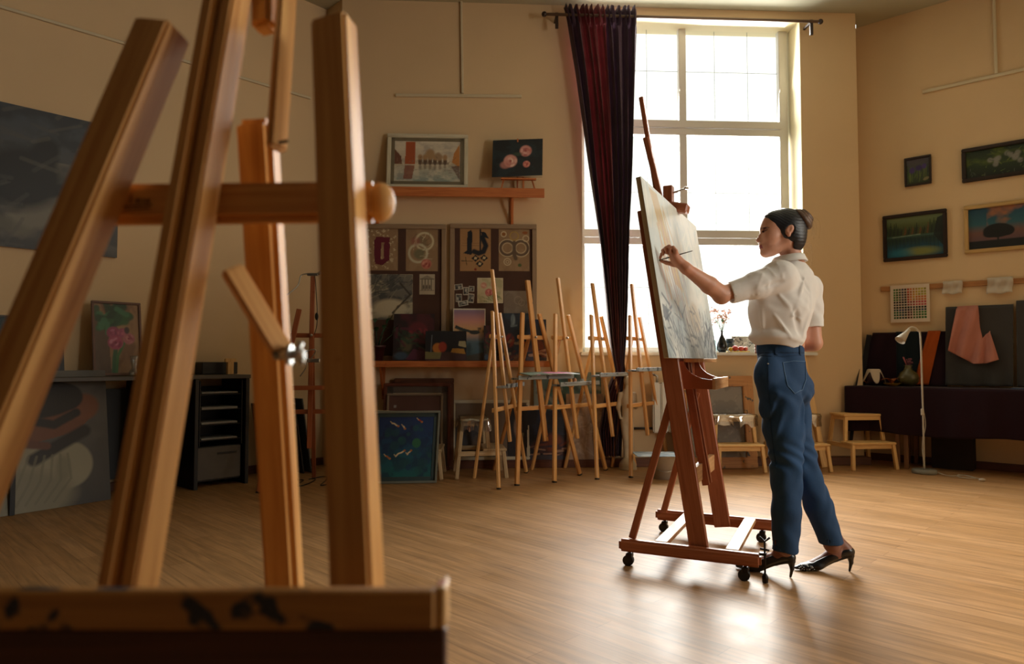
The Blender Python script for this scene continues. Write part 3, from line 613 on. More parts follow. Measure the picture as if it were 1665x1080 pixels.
def a_ranunc(a):
    a.mix(np.ones_like(a.U), '#8a6a4c'); a.mottle('#6a4c38', .7, 4, 1); a.mottle('#a58460', .6, 3, 4, mask=(a.U > .5)*1.0); a.poly([(0, 0), (.35, 0), (.3, .7), (0, .8)], '#2c2420', .7)
    a.strokes(26, ['#1f3a24', '#2f5a34', '#254a30', '#3c6c4c'], .16, .05, .5, (.05, .62, .6, .95), .9, .9); a.line([(.5, .5), (.42, .2), (.4, .02)], .03, '#2f5a38'); a.line([(.7, .5), (.5, .25), (.46, .02)], .02, '#3c6a3c')
    a.flower(.42, .58, .09, ['#8a3c5c', '#b46a88', '#743050', '#a04c70']); a.flower(.46, .44, .1, ['#a04868', '#c07c94', '#7c2c4c'], 2); a.flower(.62, .58, .07, ['#94486a', '#b06078'], 4); a.flower(.76, .5, .08, ['#a46470', '#b87c80', '#8a4050'], 6); a.ell(.72, .62, .06, .05, '#4a3a3c', soft=.5)
def a_iris(a):
    a.grad([(0, '#2c3818'), (.5, '#3a4438'), (1, '#4a4450')]); a.strokes(36, ['#3c5424', '#5c6c2c', '#24341c'], .35, .014, 1.5, (.05, .02, .95, .4), .15); a.ell(.25, .55, .12, .12, '#3c2a6c', soft=.5); a.ell(.55, .62, .15, .11, '#33255c', soft=.5); a.ell(.78, .66, .1, .1, '#402c70', soft=.5); a.ell(.85, .16, .14, .06, '#7a7450', rot=.4)
def a_white_fl(a):
    a.grad([(0, '#0e1a14'), (.5, '#24361c'), (1, '#182818')]); a.mottle('#4c5c1c', .8, 5, 1, .5, .7, mask=(a.V > .4)*1.0); q = np.random.default_rng(4)
    for k in range(16): x, y = q.uniform(.25, .98), q.uniform(.3, .75); a.ell(x, y, .035, .09, '#7c7c78', rot=q.uniform(0, 3), soft=.6, a=.8)
    a.strokes(70, ['#6c7c34', '#22341c', '#14201a', '#565c50'], .12, .012, 1.2, (0, 0, 1, .9), .8)
def a_lake(a):
    a.grad([(0, '#12485c'), (.2, '#0e4a60'), (.44, '#102c34'), (.5, '#3a5a50'), (.56, '#2a3a1c'), (.8, '#4c5a30'), (1, '#6a7a58')]); q = np.random.default_rng(2)
    for k in range(30):
        x = k/30+.01; h = q.uniform(.75, .96) if k < 8 or k > 22 else q.uniform(.68, .86); c_ = ['#16241c', '#24341c', '#5c3c1c', '#3c4420'][(k*7) % 4 if 7 < k < 24 else k % 2]
        a.poly([(x-.035, .55), (x, h), (x+.035, .55)], c_, .9); a.poly([(x-.03, .5), (x, 1.0-h), (x+.03, .5)], '#0e2420' if k % 2 else '#1c3420', .55)
    a.poly([(.1, .52), (.6, .55), (.62, .53), (.1, .5)], '#6a7c6c'); a.ell(.6, .12, .3, .1, '#8a8c34', soft=.9, a=.7); a.poly([(.83, .5), (1, .2), (1, .95), (.9, .9)], '#0c1818', .9); a.ell(.25, .1, .2, .1, '#14708c', soft=.9, a=.7)
def a_tree(a):
    a.grad([(0, '#0f1418'), (.18, '#151c22'), (.22, '#5c4448'), (.4, '#6c4c44'), (.6, '#275866'), (1, '#123c54')]); a.mottle('#a0643c', .8, 3, 1, .45, .65, mask=np.clip((a.V-.2)*3, 0, 1)*(a.U > .25)); a.mottle('#1a4c64', .7, 3, 6, .5, .7, mask=(a.V > .5)*1.0)
    a.ell(.4, .42, .2, .17, '#080c12', soft=.12); a.ell(.3, .36, .1, .1, '#080c12', soft=.2); a.ell(.52, .4, .1, .12, '#080c12', soft=.2); a.line([(.4, .18), (.4, .34)], .02, '#080c12'); a.mix((a.V < .2)*1.0, '#0b1116')
def a_chart(a):
    a.mix(np.ones_like(a.U), '#cfc2b4'); cols = [['#3c6c34', '#3c5c2c', '#44503c', '#444450', '#3c2c24', '#a03c24', '#b05c24', '#b07c24', '#a8882c', '#a09434', '#a09838', '#9c9438'], ['#1c4c44', '#1c4444', '#24345c', '#2c3468', '#24203c', '#2c1828', '#2c1a20', '#24301c', '#2c3c24', '#243c34', '#1c3c54', '#24444c']]
    n = 12
    for i in range(n):
        for j in range(n):
            t = j/(n-1); c_ = cols[0][i] if t > .62 else ('#8c2428' if i > 4 and t > .4 else ('#14181c' if t > .36 else cols[1][i])); c0_ = np.array(sr(c_)); c0_ = c0_*(0.75+.4*((i*5+j*3) % 4)/3)
            if i > 7 and .4 < t < .75: c0_ = np.array(sr('#b0682c' if t > .55 else '#a83c44'))
            if t < .2: c0_ = np.array(sr(['#1c5c34', '#1c5c3c', '#1c4c44', '#24404c', '#1c2c24', '#5c2424', '#4c2420', '#3c5c24', '#446c2c', '#3c642c', '#347034', '#2c6c34'][i]))*(.7+t)
            x0, y0 = .08+i*.071, .1+j*.068; a.poly([(x0, y0), (x0+.055, y0), (x0+.055, y0+.053), (x0, y0+.053)], tuple(c0_))
# ---- back wall: upper shelf and its pictures
def shelf(name, label, x0, x1, yt, yb, depth, brackets):
    s0 = BACK.hit(x0, yt, depth)[0]; s1 = BACK.hit(x1, yt, depth)[0]; zt = BACK.hit((x0+x1)/2, yt, depth)[1]; th = zt-BACK.hit((x0+x1)/2, yb, depth)[1]
    t = thing(name, label, 'shelf', BACK.P((s0+s1)/2, zt-th, 0)); bm = NB(); bar(bm, BACK.P(s0, zt-.009, depth/2), BACK.P(s1, zt-.009, depth/2), depth, .018, up=(0, 0, 1)); obj('board', bm, M_shelf, t, world=True)
    bm = NB(); bar(bm, BACK.P(s0, zt-th/2, depth+.009), BACK.P(s1, zt-th/2, depth+.009), .018, th, up=(0, 0, 1)); obj('front_rail', bm, M_shelf, t, world=True)
    for px in brackets:
        s = BACK.hit(px, yb, .1)[0]; bm = NB(); bar(bm, BACK.P(s, zt-.02, .012), BACK.P(s, zt-.36, .012), .03, .024, up=BACK.n); bar(bm, BACK.P(s, zt-.034, .02), BACK.P(s, zt-.034, depth), .03, .03, up=(0, 0, 1)); bar(bm, BACK.P(s, zt-.32, .02), BACK.P(s, zt-.05, depth-.04), .022, .022, up=BACK.d); obj('bracket', bm, M_shelf, t, world=True)
    return zt
US = shelf('wall_shelf', 'orange pine shelf high on the wall carrying two paintings', 560, 885, 305, 320, .2, (612, 833))
LS = shelf('wall_shelf', 'long lower pine shelf with pinboards, plant and still lifes on it', 560, 900, 587, 597, .3, (622,))
s0, s1, zb, zt = on_wall(BACK, 629, 761, 217, 301, .08); v = Vector((0, 0, zt-US))-BACK.n*.09
framed('framed_painting', 'pale framed painting of a square with a red tower, standing on the upper shelf', 'painting', BACK.P(s0, US+.001, .13), BACK.d, v, s1-s0, v.length, a_venice, fw=.04, fd=.02, fm=M_frame_w, mount=.035, mm=mat('olive_mount', '#6d6450', .7))
# mini easel with roses
E0 = BACK.P(BACK.hit(842, 290, .12)[0], US+.001, .12)
mt = thing('tabletop_easel', 'small beech tabletop easel holding the rose painting on the upper shelf', 'easel', E0, BACK.a)
def mloc(nm, a, b, w=.014, d=.01, m=M_shelf): bm = NB(); bar(bm, a, b, w, d, up=(0, 1, 0)); return obj(nm, bm, m, mt)
mloc('leg', (-.16, -.04, 0), (-.135, .005, .1)); mloc('leg', (.16, -.04, 0), (.135, .005, .1)); mloc('leg', (0, .085, 0), (0, .012, .5)); mloc('mast', (.05, -.03, 0), (.045, .035, .46), .018)
bm = NB(); bar(bm, (-.16, -.03, .1), (.17, -.03, .1), .05, .014, up=(0, 0, 1)); obj('ledge', bm, M_shelf, mt)
R_ = (BACK.d*.995+Vector((0, 0, .055))).normalized(); O_ = BACK.P(BACK.hit(800, 288, .13)[0], US+.112, .148); w_ = (BACK.hit(880, 255, .13)[0]-BACK.hit(799, 255, .13)[0])
framed('rose_painting', 'dark unframed canvas of pink roses tilted on the small easel', 'painting', O_, R_, Vector((0, 0, 1))-BACK.n*.16+BACK.d*.03, w_, .37, a_roses, fd=.015)
# ---- pinboards on the lower shelf
felt = cloth('dark_felt', '#4a342c', .95); bframe = wood('board_frame', '#7e6850', '#967e64', .6)
def board(label, x0, x1, yt):
    s0, s1, _, z1 = on_wall(BACK, x0, x1, yt, 580, .05); t = thing('pinboard', label, 'pinboard', BACK.P((s0+s1)/2, LS+.002, .03)); w = s1-s0; zb = LS+.002; f = .045
    bm = NB()
    for a, b, up in ((BACK.P(s0, zb+f/2, .03), BACK.P(s1, zb+f/2, .03), (0, 0, 1)), (BACK.P(s0, z1-f/2, .03), BACK.P(s1, z1-f/2, .03), (0, 0, 1)), (BACK.P(s0+f/2, zb+f, .03), BACK.P(s0+f/2, z1-f, .03), BACK.d), (BACK.P(s1-f/2, zb+f, .03), BACK.P(s1-f/2, z1-f, .03), BACK.d)): bar(bm, a, b, .03, f, up=up, bev=.004)
    obj('frame', bm, bframe, t, world=True); bm = NB(); bar(bm, BACK.P((s0+s1)/2, zb+f*.8, .02), BACK.P((s0+s1)/2, z1-f*.8, .02), w-f*1.5, .014, up=BACK.n, bev=0); obj('felt', bm, felt, t, world=True)
board('left brown felt pinboard with a maroon letter sheet at its top', 574, 725, 364); board('right brown felt pinboard with black brush lettering at its top', 731, 873, 364)
def pin(name, label, cat, x0, x1, yt, yb, art, rot=0, off=.0275, group=None, n=90):
    s0, s1, zb, zt = on_wall(BACK, x0, x1, yt, yb, off); w, h = s1-s0, zt-zb; a_ = Art(w, h, '#888888', n); art(a_); c_, q_ = math.cos(rot), math.sin(rot); R = BACK.d*c_+Vector((0, 0, q_)); U = Vector((0, 0, c_))-BACK.d*q_; O = BACK.P(s0, zb, off)
    o = panel_mesh(name, a_, M_paper, lambda x, y: O+R*x+U*y+BACK.n*(.004*math.sin(x/w*3.1)*(1-y/h))); tag(o, label, cat, group); recentre(o); sm = o.modifiers.new('t', 'SOLIDIFY'); sm.thickness = .0008; sm.offset = -1; return o
pin('letter_sheet', 'kraft sheet with a maroon gothic letter in white scrollwork', 'drawing', 597, 647, 371, 440, a_letter(0)); pin('letter_sheet', 'kraft sheet with an S-shaped ornament and a pink flower', 'drawing', 660, 712, 372, 441, a_letter(1))
pin('letter_sheet', 'tan sheet with bold black brush lettering and diamonds', 'drawing', 748, 798, 372, 441, a_letter(2)); pin('letter_sheet', 'kraft sheet with a rounded double-arched letter and white curls', 'drawing', 811, 861, 373, 441, a_letter(3))
pin('tree_drawing', 'large white-edged sheet of grey tree trunks behind the potted plant', 'drawing', 590, 671, 446, 520, a_trees_bw); pin('temple_drawing', 'small grey drawing of a columned temple', 'drawing', 682, 707, 446, 479, a_temple)
for k, (x0, y0, x1, y1, r_, d_) in enumerate([(739, 463, 753, 472, .12, 'top left, tilted, of the snapshots'), (753, 467, 762, 480, 0, 'middle of the snapshots'), (762, 465, 771, 474, -.05, 'top right of the snapshots'), (741, 478, 751, 491, 0, 'left side of the snapshots, upright'), (760, 477, 770, 492, -.1, 'right side of the snapshots, upright'), (746, 491, 762, 499, .2, 'lowest and palest of the snapshots')]):
    pin('snapshot', 'tiny black and white photo print, '+d_, 'photo', x0, x1, y0, y1, a_photo(k), r_, .0275+.0015*k, 'snapshots pinned to the right board', 24)
pin('peony_print', 'light watercolour of pink peonies pinned on the right board', 'drawing', 776, 818, 452, 493, a_peony); pin('grey_drawing', 'faint grey drawing pinned low on the right board', 'drawing', 819, 866, 473, 512, a_grey)
def onshelf(name, label, x0, x1, yt, art, off0, off1, cat='painting', **k):
    s0, s1, _, z1 = on_wall(BACK, x0, x1, yt, 580, (off0+off1)/2); v = Vector((0, 0, z1-LS-.002))-BACK.n*(off0-off1); return framed(name, label, cat, BACK.P(s0, LS+.002, off0), BACK.d, v, s1-s0, v.length, art, **k)
onshelf('still_life_painting', 'dark crimson flower still life leaning on the lower shelf beside the plant', 640, 706, 511, a_still(0), .17, .08, fd=.015)
onshelf('still_life_painting', 'small dark still life with an orange and yellow cloth, frontmost on the lower shelf', 692, 758, 539, a_still(1), .27, .225, fd=.012)
onshelf('sunset_study', 'pale pastel of a pier at sunset standing on the lower shelf', 737, 789, 502, a_sea, .19, .085, fd=.008)
onshelf('still_life_painting', 'tall dark blue still life behind the nearest background easels on the lower shelf', 812, 868, 510, a_still(2), .16, .075, fd=.015)
onshelf('still_life_painting', 'blue-edged still life with an orange, last on the lower shelf', 855, 888, 520, a_still(3), .235, .19, fd=.012)
onshelf('still_life_painting', 'narrow plum still life just right of the sunset pastel', 787, 808, 530, a_still(0), .24, .18, fd=.012)
# potted plant
pc = BACK.P(BACK.hit(613, 580, .2)[0], LS+.001, .21); pt = thing('potted_plant', 'dark leafy plant in a dark red pot on the lower shelf', 'plant', pc)
bm = NB(); lathe(bm, [(.0, 0), (.055, 0), (.072, .12), (.078, .12), (.078, .14), (.066, .14), (.06, .12), (0, .12)], n=28); obj('pot', bm, mat('plum_glaze', '#3a1a20', .4), pt)
bm = NB(); lathe(bm, [(0, .122), (.062, .125), (.0, .13)], n=20); obj('soil', bm, mat('soil', '#1c1410', .95), pt)
def leaf(bm, base, tip, w, droop=.2, n=8):
    base, tip = Vector(base), Vector(tip); d = tip-base; L = d.length; side = d.cross(Vector((0, 0, 1))).normalized() if abs(d.normalized().z) < .98 else Vector((1, 0, 0)); up = side.cross(d).normalized(); rows = []
    for k in range(n+1):
        t = k/n; ww = w*math.sin(math.pi*min(1, t*.96+.03))**.8*(1-.25*t); c = base+d*t+up*(droop*L*math.sin(math.pi*t)); rows.append([bm.verts.new(c-side*ww+up*ww*.25), bm.verts.new(c), bm.verts.new(c+side*ww+up*ww*.25)])
    for a, b in zip(rows, rows[1:]):
        for i in (0, 1): bm.faces.new((a[i], a[i+1], b[i+1], b[i])).smooth = True
M_leaf = mat('dark_leaf', '#1c3c28', .4, .25, 10)
stems = NB(); lv = NB()
for k in range(13):
    t = k*2.4; r0 = .02; q = Vector((math.cos(t)*(.05+.012*k), math.sin(t)*.06, .2+.022*(k % 7)+.02)); tube(stems, [Vector((r0*math.cos(t), r0*math.sin(t), .125)), Vector((q.x*.5, q.y*.5, q.z*.75)), q], .003, 6)
    tip = q+Vector((math.cos(t)*.07, min(.05, math.sin(t)*.05), .08-.02*(k % 4))); leaf(lv, q, tip, .026)
obj('stems', stems, M_leaf, pt); o = obj('leaves', lv, M_leaf, pt); o['kind'] = 'stuff'
# ---- things standing along the back wall
PL = .076
leanp('empty_frame', 'largest brown carved frame leaning at the wall behind the others', BACK, 640, 738, 616, 700, None, .002, .15, .03, cat='picture frame', fm=M_frame_br, fw=.05, fd=.03, back=True)
leanp('empty_frame', 'reddish wooden frame with a grey backing leaning in front of the carved frame', BACK, 623, 733, 624, 700, None, .002, .20, .07, cat='picture frame', fm=wood('mahogany', '#5a2a1c', '#7a4029', .4), fw=.03, fd=.03, mount=.06, mm=mat('grey_card', '#5c5148', .8))
leanp('framed_board', 'dull pink-brown board in a thin pale frame leaning before the reddish frame', BACK, 628, 720, 641, 700, lambda a: (a.mix(np.ones_like(a.U), '#5c3a30'), a.ell(.12, .85, .03, .02, '#9a9088')), .002, .25, .115, cat='picture frame', fm=wood('thin_pale', '#7c6852', '#94806a'), fw=.02, fd=.025)
leanp('framed_painting', 'wide whitewashed frame leaning on the wall behind the plastic covered stools', BACK, 735, 861, 651, 700, lambda a: (a.mix(np.ones_like(a.U), '#6c5a4a'), a.mottle('#2c3440', .8, 3, 2, mask=(a.V < .6)*1.0)), .078, .12, .05, fm=M_frame_w, fw=.03, fd=.02)
leanp('abstract_painting', 'teal and grey abstract canvas at the very back behind the row of easels', BACK, 868, 977, 606, 700, a_teal, PL+.001, .05, .012, fd=.018)
leanp('still_life_canvas', 'dark blue still life canvas standing on the plinth behind the easels', BACK, 857, 922, 668, 744, a_still(3), PL+.001, .115, .072, fd=.015)
leanp('figure_study', 'dark canvas with a pale arm standing left of the blue still life', BACK, 826, 858, 660, 744, lambda a: (a.mix(np.ones_like(a.U), '#1c1a22'), a.ell(.5, .6, .2, .2, '#8a6a54', soft=.4), a.poly([(.4, .1), (.7, .2), (.8, .5), (.5, .5)], '#7c7460', .8)), PL+.001, .115, .07, fd=.015)
leanp('textured_canvas', 'tall pale beige textured canvas standing on the plinth behind the easels', BACK, 921, 981, 641, 744, a_texture, PL+.001, .116, .074, fd=.015)
# koi pond painting
k0, k1 = atz(600, 787), atz(710, 785); kd = (k1-k0); kd.z = 0; kn = Vector((kd.y, -kd.x, 0)).normalized(); kz = at(716, 668, k1.y+.07).z
kv = Vector((0, 0, kz))-kn*.07+kd.normalized()*.03
framed('koi_painting', 'blue-green koi pond painting in a silver frame standing on the floor', 'painting', k0, kd, kv, kd.length, kv.length, a_koi, fm=mat('silver_frame', '#8c948e', .35, .05, 6, metal=.5), fw=.018, fd=.03, mount=.035, mm=mat('slate_mount', '#34474c', .6), n=160)
# radiator
rad = thing('radiator', 'white panel radiator under the window behind the easels', 'radiator', BACK.P(BACK.hit(1100, 700, .08)[0], .1, .06))
ra, rb = BACK.hit(1061, 660, .1)[0], BACK.hit(1150, 660, .1)[0]; z0_, z1_ = BACK.hit(1075, 704, .1)[1], BACK.hit(1075, 622, .1)[1]; bm = NB()
n_ = 7
for k in range(n_):
    s = ra+(rb-ra)*(k+.5)/n_; bar(bm, BACK.P(s, z0_, .085), BACK.P(s, z1_, .085), (rb-ra)/n_*.92, .07, up=BACK.n, bev=.012, segs=2)
obj('panel', bm, M_white, rad, world=True)
bm = NB(); tube(bm, [BACK.P(BACK.hit(1030, 697, .07)[0], z0_+.04, .07), BACK.P(ra+.01, z0_+.04, .07)], .012, 10); obj('pipe', bm, mat('dark_pipe', '#2c2826', .5), rad, world=True)
bm = NB(); tube(bm, [BACK.P(ra+.05, z1_-.01, .085), BACK.P(ra+.05, z1_+.06, .085), BACK.P(ra-.02, z1_+.09, .085)], .012, 10); obj('valve', bm, M_metal, rad, world=True)
# drawing board with stained rail
leanp('drawing_board', 'paint-stained wooden board with a grey panel leaning under the window', BACK, 1100, 1226, 612, 700, lambda a: (a.mix(np.ones_like(a.U), '#7d7468'), a.mottle('#5c5248', .5, 7, 2, .5, .6), a.strokes(30, ['#4c443c', '#968c7e'], .04, .006, .5, jit=1.5)), .002, .24, .1+.03, cat='board', fm=wood('stained_rail', '#a06a38', '#c08a50', .6, spots='#4c4a40', spot_amt=.6), fw=.1, fd=.03)
pk = NB(); bar(pk, BACK.P(BACK.hit(1336, 742, .2)[0], .001, .25), BACK.P(BACK.hit(1302, 548, .03)[0], 1.05, .05), .06, .03, up=BACK.n, bev=.004); recentre(tag(obj('wooden_plank', pk, M_birch), 'pale wooden plank leaning at the wall right of the woman', 'plank'))
pr = NB(); tube(pr, [atz(1318, 752, .025), atz(1344, 745, .025)], .022, 14); recentre(tag(obj('paper_roll', pr, cloth('roll_paper', '#8c7c70')), 'short pale paper roll on the floor by the leaning plank', 'paper roll'))
# ---- right wall pictures
hang('iris_painting', 'small framed painting of purple irises on the right wall', RIGHT, 1470, 1514, 254, 301, a_iris, fm=M_frame_b, fw=.02, fd=.025)
hang('white_flower_painting', 'wide dark-framed painting of white flowers at the upper right', RIGHT, 1563, 1712, 230, 287, a_white_fl, fm=M_frame_b, fw=.035, fd=.03)
hang('lake_painting', 'dark-framed painting of a forest lake below the irises', RIGHT, 1435, 1540, 345, 422, a_lake, fm=M_frame_b, fw=.035, fd=.03, n=150)
hang('sunset_tree_painting', 'pale gold framed painting of a lone tree at sunset', RIGHT, 1567, 1706, 327, 407, a_tree, fm=M_frame_y, fw=.035, fd=.03, n=150)
# batten with papers
b0 = RIGHT.hit(1432, 470, .02); b1 = RIGHT.hit(1665, 457, .02); zb_ = (b0[1]+b1[1])/2
bm = NB(); bar(bm, RIGHT.P(b0[0], zb_, .012), RIGHT.P(b1[0]+.35, zb_, .012), .022, .05, up=(0, 0, 1), bev=.003); recentre(tag(obj('wall_batten', bm, wood('batten_pine', '#94623a', '#b4824e')), 'long orange pine batten across the right wall holding papers', 'batten'))
s0, s1, zb, zt = on_wall(RIGHT, 1448, 1512, 463, 524, .028); ca = Art(s1-s0, zt-zb, '#888888', 150); a_chart(ca)
o = panel_mesh('colour_chart', ca, M_paper, lambda x, y: RIGHT.P(s0+x, zb+y, .028+.006*math.sin(x*5))); recentre(tag(o, 'white sheet with a grid of colour swatches pinned to the batten', 'chart')); o.modifiers.new('t', 'SOLIDIFY').thickness = .0008
M_hanky = cloth('white_linen', '#c4bcb0', .9, .1)
def smallcloth(label, x0, x1, yt, yb):
    s0, s1, zb, zt = on_wall(RIGHT, x0, x1, yt, yb, .035); n = 24; co = []; fs = []
    for j in range(13):
        for i in range(n+1):
            u, v_ = i/n, j/12; co.append(tuple(RIGHT.P(s0+(s1-s0)*u+.006*math.sin(v_*6), zt-(zt-zb)*v_+.006*math.sin(u*9)*v_, .04+.01*math.sin(v_*8)+.006*math.sin(u*14+v_*3))))
    fs = [(j*(n+1)+i, (j+1)*(n+1)+i, (j+1)*(n+1)+i+1, j*(n+1)+i+1) for j in range(12) for i in range(n)]
    me = bpy.data.meshes.new('linen_cloth'); me.from_pydata(co, [], fs); me.materials.append(M_hanky); me.polygons.foreach_set('use_smooth', [True]*len(fs)); o = link('linen_cloth', me); o.modifiers.new('t', 'SOLIDIFY').thickness = .004; recentre(tag(o, label, 'cloth', 'white cloths folded over the batten'))
smallcloth('small folded white cloth on the batten just right of the colour chart', 1533, 1565, 457, 478); smallcloth('larger folded white cloth on the batten above the grey draped block', 1605, 1647, 451, 477)
# ---- left wall
hang('storm_painting', 'huge unframed stormy dark painting on the left wall', LEFT, -150, 193, 170, 402, a_storm, fd=.03, n=200)
p0 = atz(-38, 846); p1 = atz(177, 812); pd = p1-p0; pd.z = 0; pn = Vector((pd.y, -pd.x, 0)).normalized(); pz = at(177, 603, p1.y+.1).z; pv = Vector((0, 0, pz))-pn*.13
framed('portrait_canvas', 'large unframed canvas of a dark-haired woman in white leaning on a desk', 'painting', p0, pd, pv, pd.length, pv.length, a_portrait, fd=.025, n=200)
# desk along the left wall
M_dark = mat('black_laminate', '#17171a', .5, .1, 3); M_greyl = mat('grey_laminate', '#4c4844', .5, .06, 3)
DZ = .885; DD = .46
def lp(px, off): return LEFT.hit(px, 650, off)[0]
d0, d1 = lp(20, DD), lp(408, DD)
desk = thing('desk', 'long dark desk along the left wall behind the leaning canvas', 'desk', LEFT.P((d0+d1)/2, 0, DD/2))
bm = NB(); bar(bm, LEFT.P(d0, DZ-.015, DD/2), LEFT.P(d1, DZ-.015, DD/2), DD, .03, up=(0, 0, 1), bev=.003); obj('desk_top', bm, M_greyl, desk, world=True)
for s in (d0+.02, lp(245, DD), lp(322, DD), d1-.02): bm = NB(); bar(bm, LEFT.P(s, 0, DD/2), LEFT.P(s, DZ-.03, DD/2), DD-.03, .03, up=LEFT.d, bev=.002); obj('side_panel', bm, M_dark, desk, world=True)
bm = NB(); bar(bm, LEFT.P(d0, DZ/2, .05), LEFT.P(d1, DZ/2, .05), .02, DZ-.2, up=(0, 0, 1)); obj('back_panel', bm, M_dark, desk, world=True)
q0, q1 = lp(322, DD)+.025, d1-.045
cab = thing('drawer_unit', 'low grey drawer unit with a dark slot handle under the desk', 'drawer unit', LEFT.P((q0+q1)/2, .05, DD/2))
bm = NB(); bar(bm, LEFT.P((q0+q1)/2, .045, DD/2), LEFT.P((q0+q1)/2, .32, DD/2), DD-.16, q1-q0, up=LEFT.d, bev=.003); obj('body', bm, M_dark, cab, world=True)
bm = NB(); bar(bm, LEFT.P((q0+q1)/2, .06, DD-.07), LEFT.P((q0+q1)/2, .315, DD-.07), q1-q0-.01, .018, up=LEFT.n, bev=.003); dr = obj('drawer', bm, mat('grey_front', '#57524d', .5), cab, world=True)
bm = NB(); bar(bm, LEFT.P((q0+q1)/2-.02, .26, DD-.058), LEFT.P((q0+q1)/2+.14, .26, DD-.058), .016, .008, up=LEFT.n); hd = obj('handle', bm, M_black, dr, world=False); hd.data.transform(root_matrix(cab).inverted())
for k in range(3):
    bm = NB(); c_ = LEFT.P((q0+q1)/2+(k-1)*(q1-q0)*.35, .025, DD/2); lathe(bm, [(0, 0), (.018, .004), (.018, .04), (0, .044)], c_-Vector((0, 0, .025)), n=12); obj('foot', bm, M_black, cab, world=True)
tr = thing('paper_rack', 'black rack of shallow trays holding white papers under the desk', 'rack', LEFT.P((q0+q1)/2, .33, DD/2))
for s in (q0+.01, q1-.01): bm = NB(); bar(bm, LEFT.P(s, .325, DD/2+.02), LEFT.P(s, .84, DD/2+.02), DD-.12, .008, up=LEFT.d); obj('side', bm, M_black, tr, world=True)
for k in range(4):
    z = .37+.12*k; bm = NB(); bar(bm, LEFT.P(q0+.014, z, DD/2+.03), LEFT.P(q1-.014, z, DD/2+.03), DD-.16, .006, up=(0, 0, 1)); obj('tray', bm, M_black, tr, world=True)
    bm = NB(); bar(bm, LEFT.P(q0+.03, z+.01+.004*(k % 2), DD/2+.045), LEFT.P(q1-.04, z+.01+.004*(k % 2), DD/2+.045), DD-.2, .012+.004*(k % 3), up=(0, 0, 1)); obj('papers', bm, mat('old_paper', '#8c8c8c', .8), tr, world=True)
# ranunculus painting on the desk, small lamp glass, dark frame, block
s0 = LEFT.hit(152, 560, .2)[0]; s1 = LEFT.hit(233, 560, .2)[0]; zt = LEFT.hit(190, 491, .16)[1]; v = Vector((0, 0, zt-DZ-.001))-LEFT.n*.09
framed('ranunculus_painting', 'thin-framed painting of pink ranunculus flowers standing on the desk', 'painting', LEFT.P(s0, DZ+.002, .2), LEFT.d, v, s1-s0, v.length, a_ranunc, fm=M_frame_br, fw=.018, fd=.02, n=140)
s0 = LEFT.hit(60, 560, .2)[0]; s1 = LEFT.hit(105, 560, .2)[0]; v = Vector((0, 0, .31))-LEFT.n*.06
framed('blue_sketch', 'small dark blue sketch board standing on the desk left of the ranunculus', 'painting', LEFT.P(s0, DZ+.002, .2), LEFT.d, v, s1-s0, v.length, lambda a: (a.mix(np.ones_like(a.U), '#1c222c'), a.mottle('#4c5a6c', .6, 5, 1, mask=(a.V < .4)*1.0)), fd=.015)
s0 = LEFT.hit(-10, 530, .2)[0]; s1 = LEFT.hit(19, 530, .2)[0]; v = Vector((0, 0, .42))-LEFT.n*.06
framed('teal_sketch', 'dim teal framed sketch standing on the desk at the far left', 'painting', LEFT.P(s0, DZ+.002, .2), LEFT.d, v, s1-s0, v.length, lambda a: (a.mix(np.ones_like(a.U), '#14202a'), a.mottle('#1c3a40', .7, 4, 1)), fm=M_frame_b, fw=.015, fd=.015)
g_ = LEFT.P(LEFT.hit(219, 600, .34)[0], DZ+.001, .34); bm = NB(); lathe(bm, [(.0, 0), (.035, .002), (.037, .03), (.02, .06), (.03, .12), (.033, .15)], g_, n=20); recentre(tag(obj('glass_goblet', bm, glass_mat('clear_glass', (.8, .85, .85), .2)), 'small clear glass goblet on the desk by the ranunculus painting', 'goblet'))
c_ = LEFT.P(LEFT.hit(374, 600, .3)[0], DZ+.002, .3); bk = NB(); bar(bk, c_, c_+Vector((0, 0, .1)), .05, .03, up=LEFT.n); bar(bk, c_+LEFT.d*.0+Vector((0, 0, .1)), c_+Vector((0, 0, .13)), .09, .02, up=LEFT.n); recentre(tag(obj('wooden_stand', bk, M_birch), 'tiny pale wooden stand on the desk above the paper rack', 'stand'))
bx = NB(); c_ = LEFT.P(LEFT.hit(352, 600, .12)[0], DZ+.002, .12); bar(bx, c_, c_+Vector((0, 0, .1)), .3, .14, up=LEFT.n, bev=.004); recentre(tag(obj('storage_box', bx, M_dark), 'low black box at the back of the desk above the paper rack', 'box'))
# folders standing on the floor beyond the desk
fl = thing('portfolio_folder', 'grey cardboard portfolio leaning on the floor behind the red easel, leftmost', 'folder', (0, 0, 0))
def folder(i, label, first=None):
    s = lp(448, .3)+.02+.075*i; c_ = LEFT.P(s, .003, .2); bm = NB(); bar(bm, c_, c_+Vector((0, 0, .62+.04*(i % 3)))-LEFT.d*.1, .34, .012, up=LEFT.d, bev=.002)
    o = obj('portfolio_folder', bm, mat(['folder_grey', 'folder_black', 'folder_white', 'folder_brown'][i % 4], ['#4c5054', '#15161a', '#74767a', '#3c3028'][i % 4], .7)); tag(o, label, 'folder', 'folders standing on the floor by the red easel'); recentre(o)
bpy.data.objects.remove(fl)
for i, lb in enumerate(['grey cardboard folder on the floor beyond the desk, nearest the desk', 'black cardboard folder standing between two paler folders behind the red easel', 'pale grey cardboard folder standing behind the red easel', 'brown cardboard folder standing last in the row behind the red easel', 'dark grey taller folder leaning behind the red easel legs']): folder(i, lb)
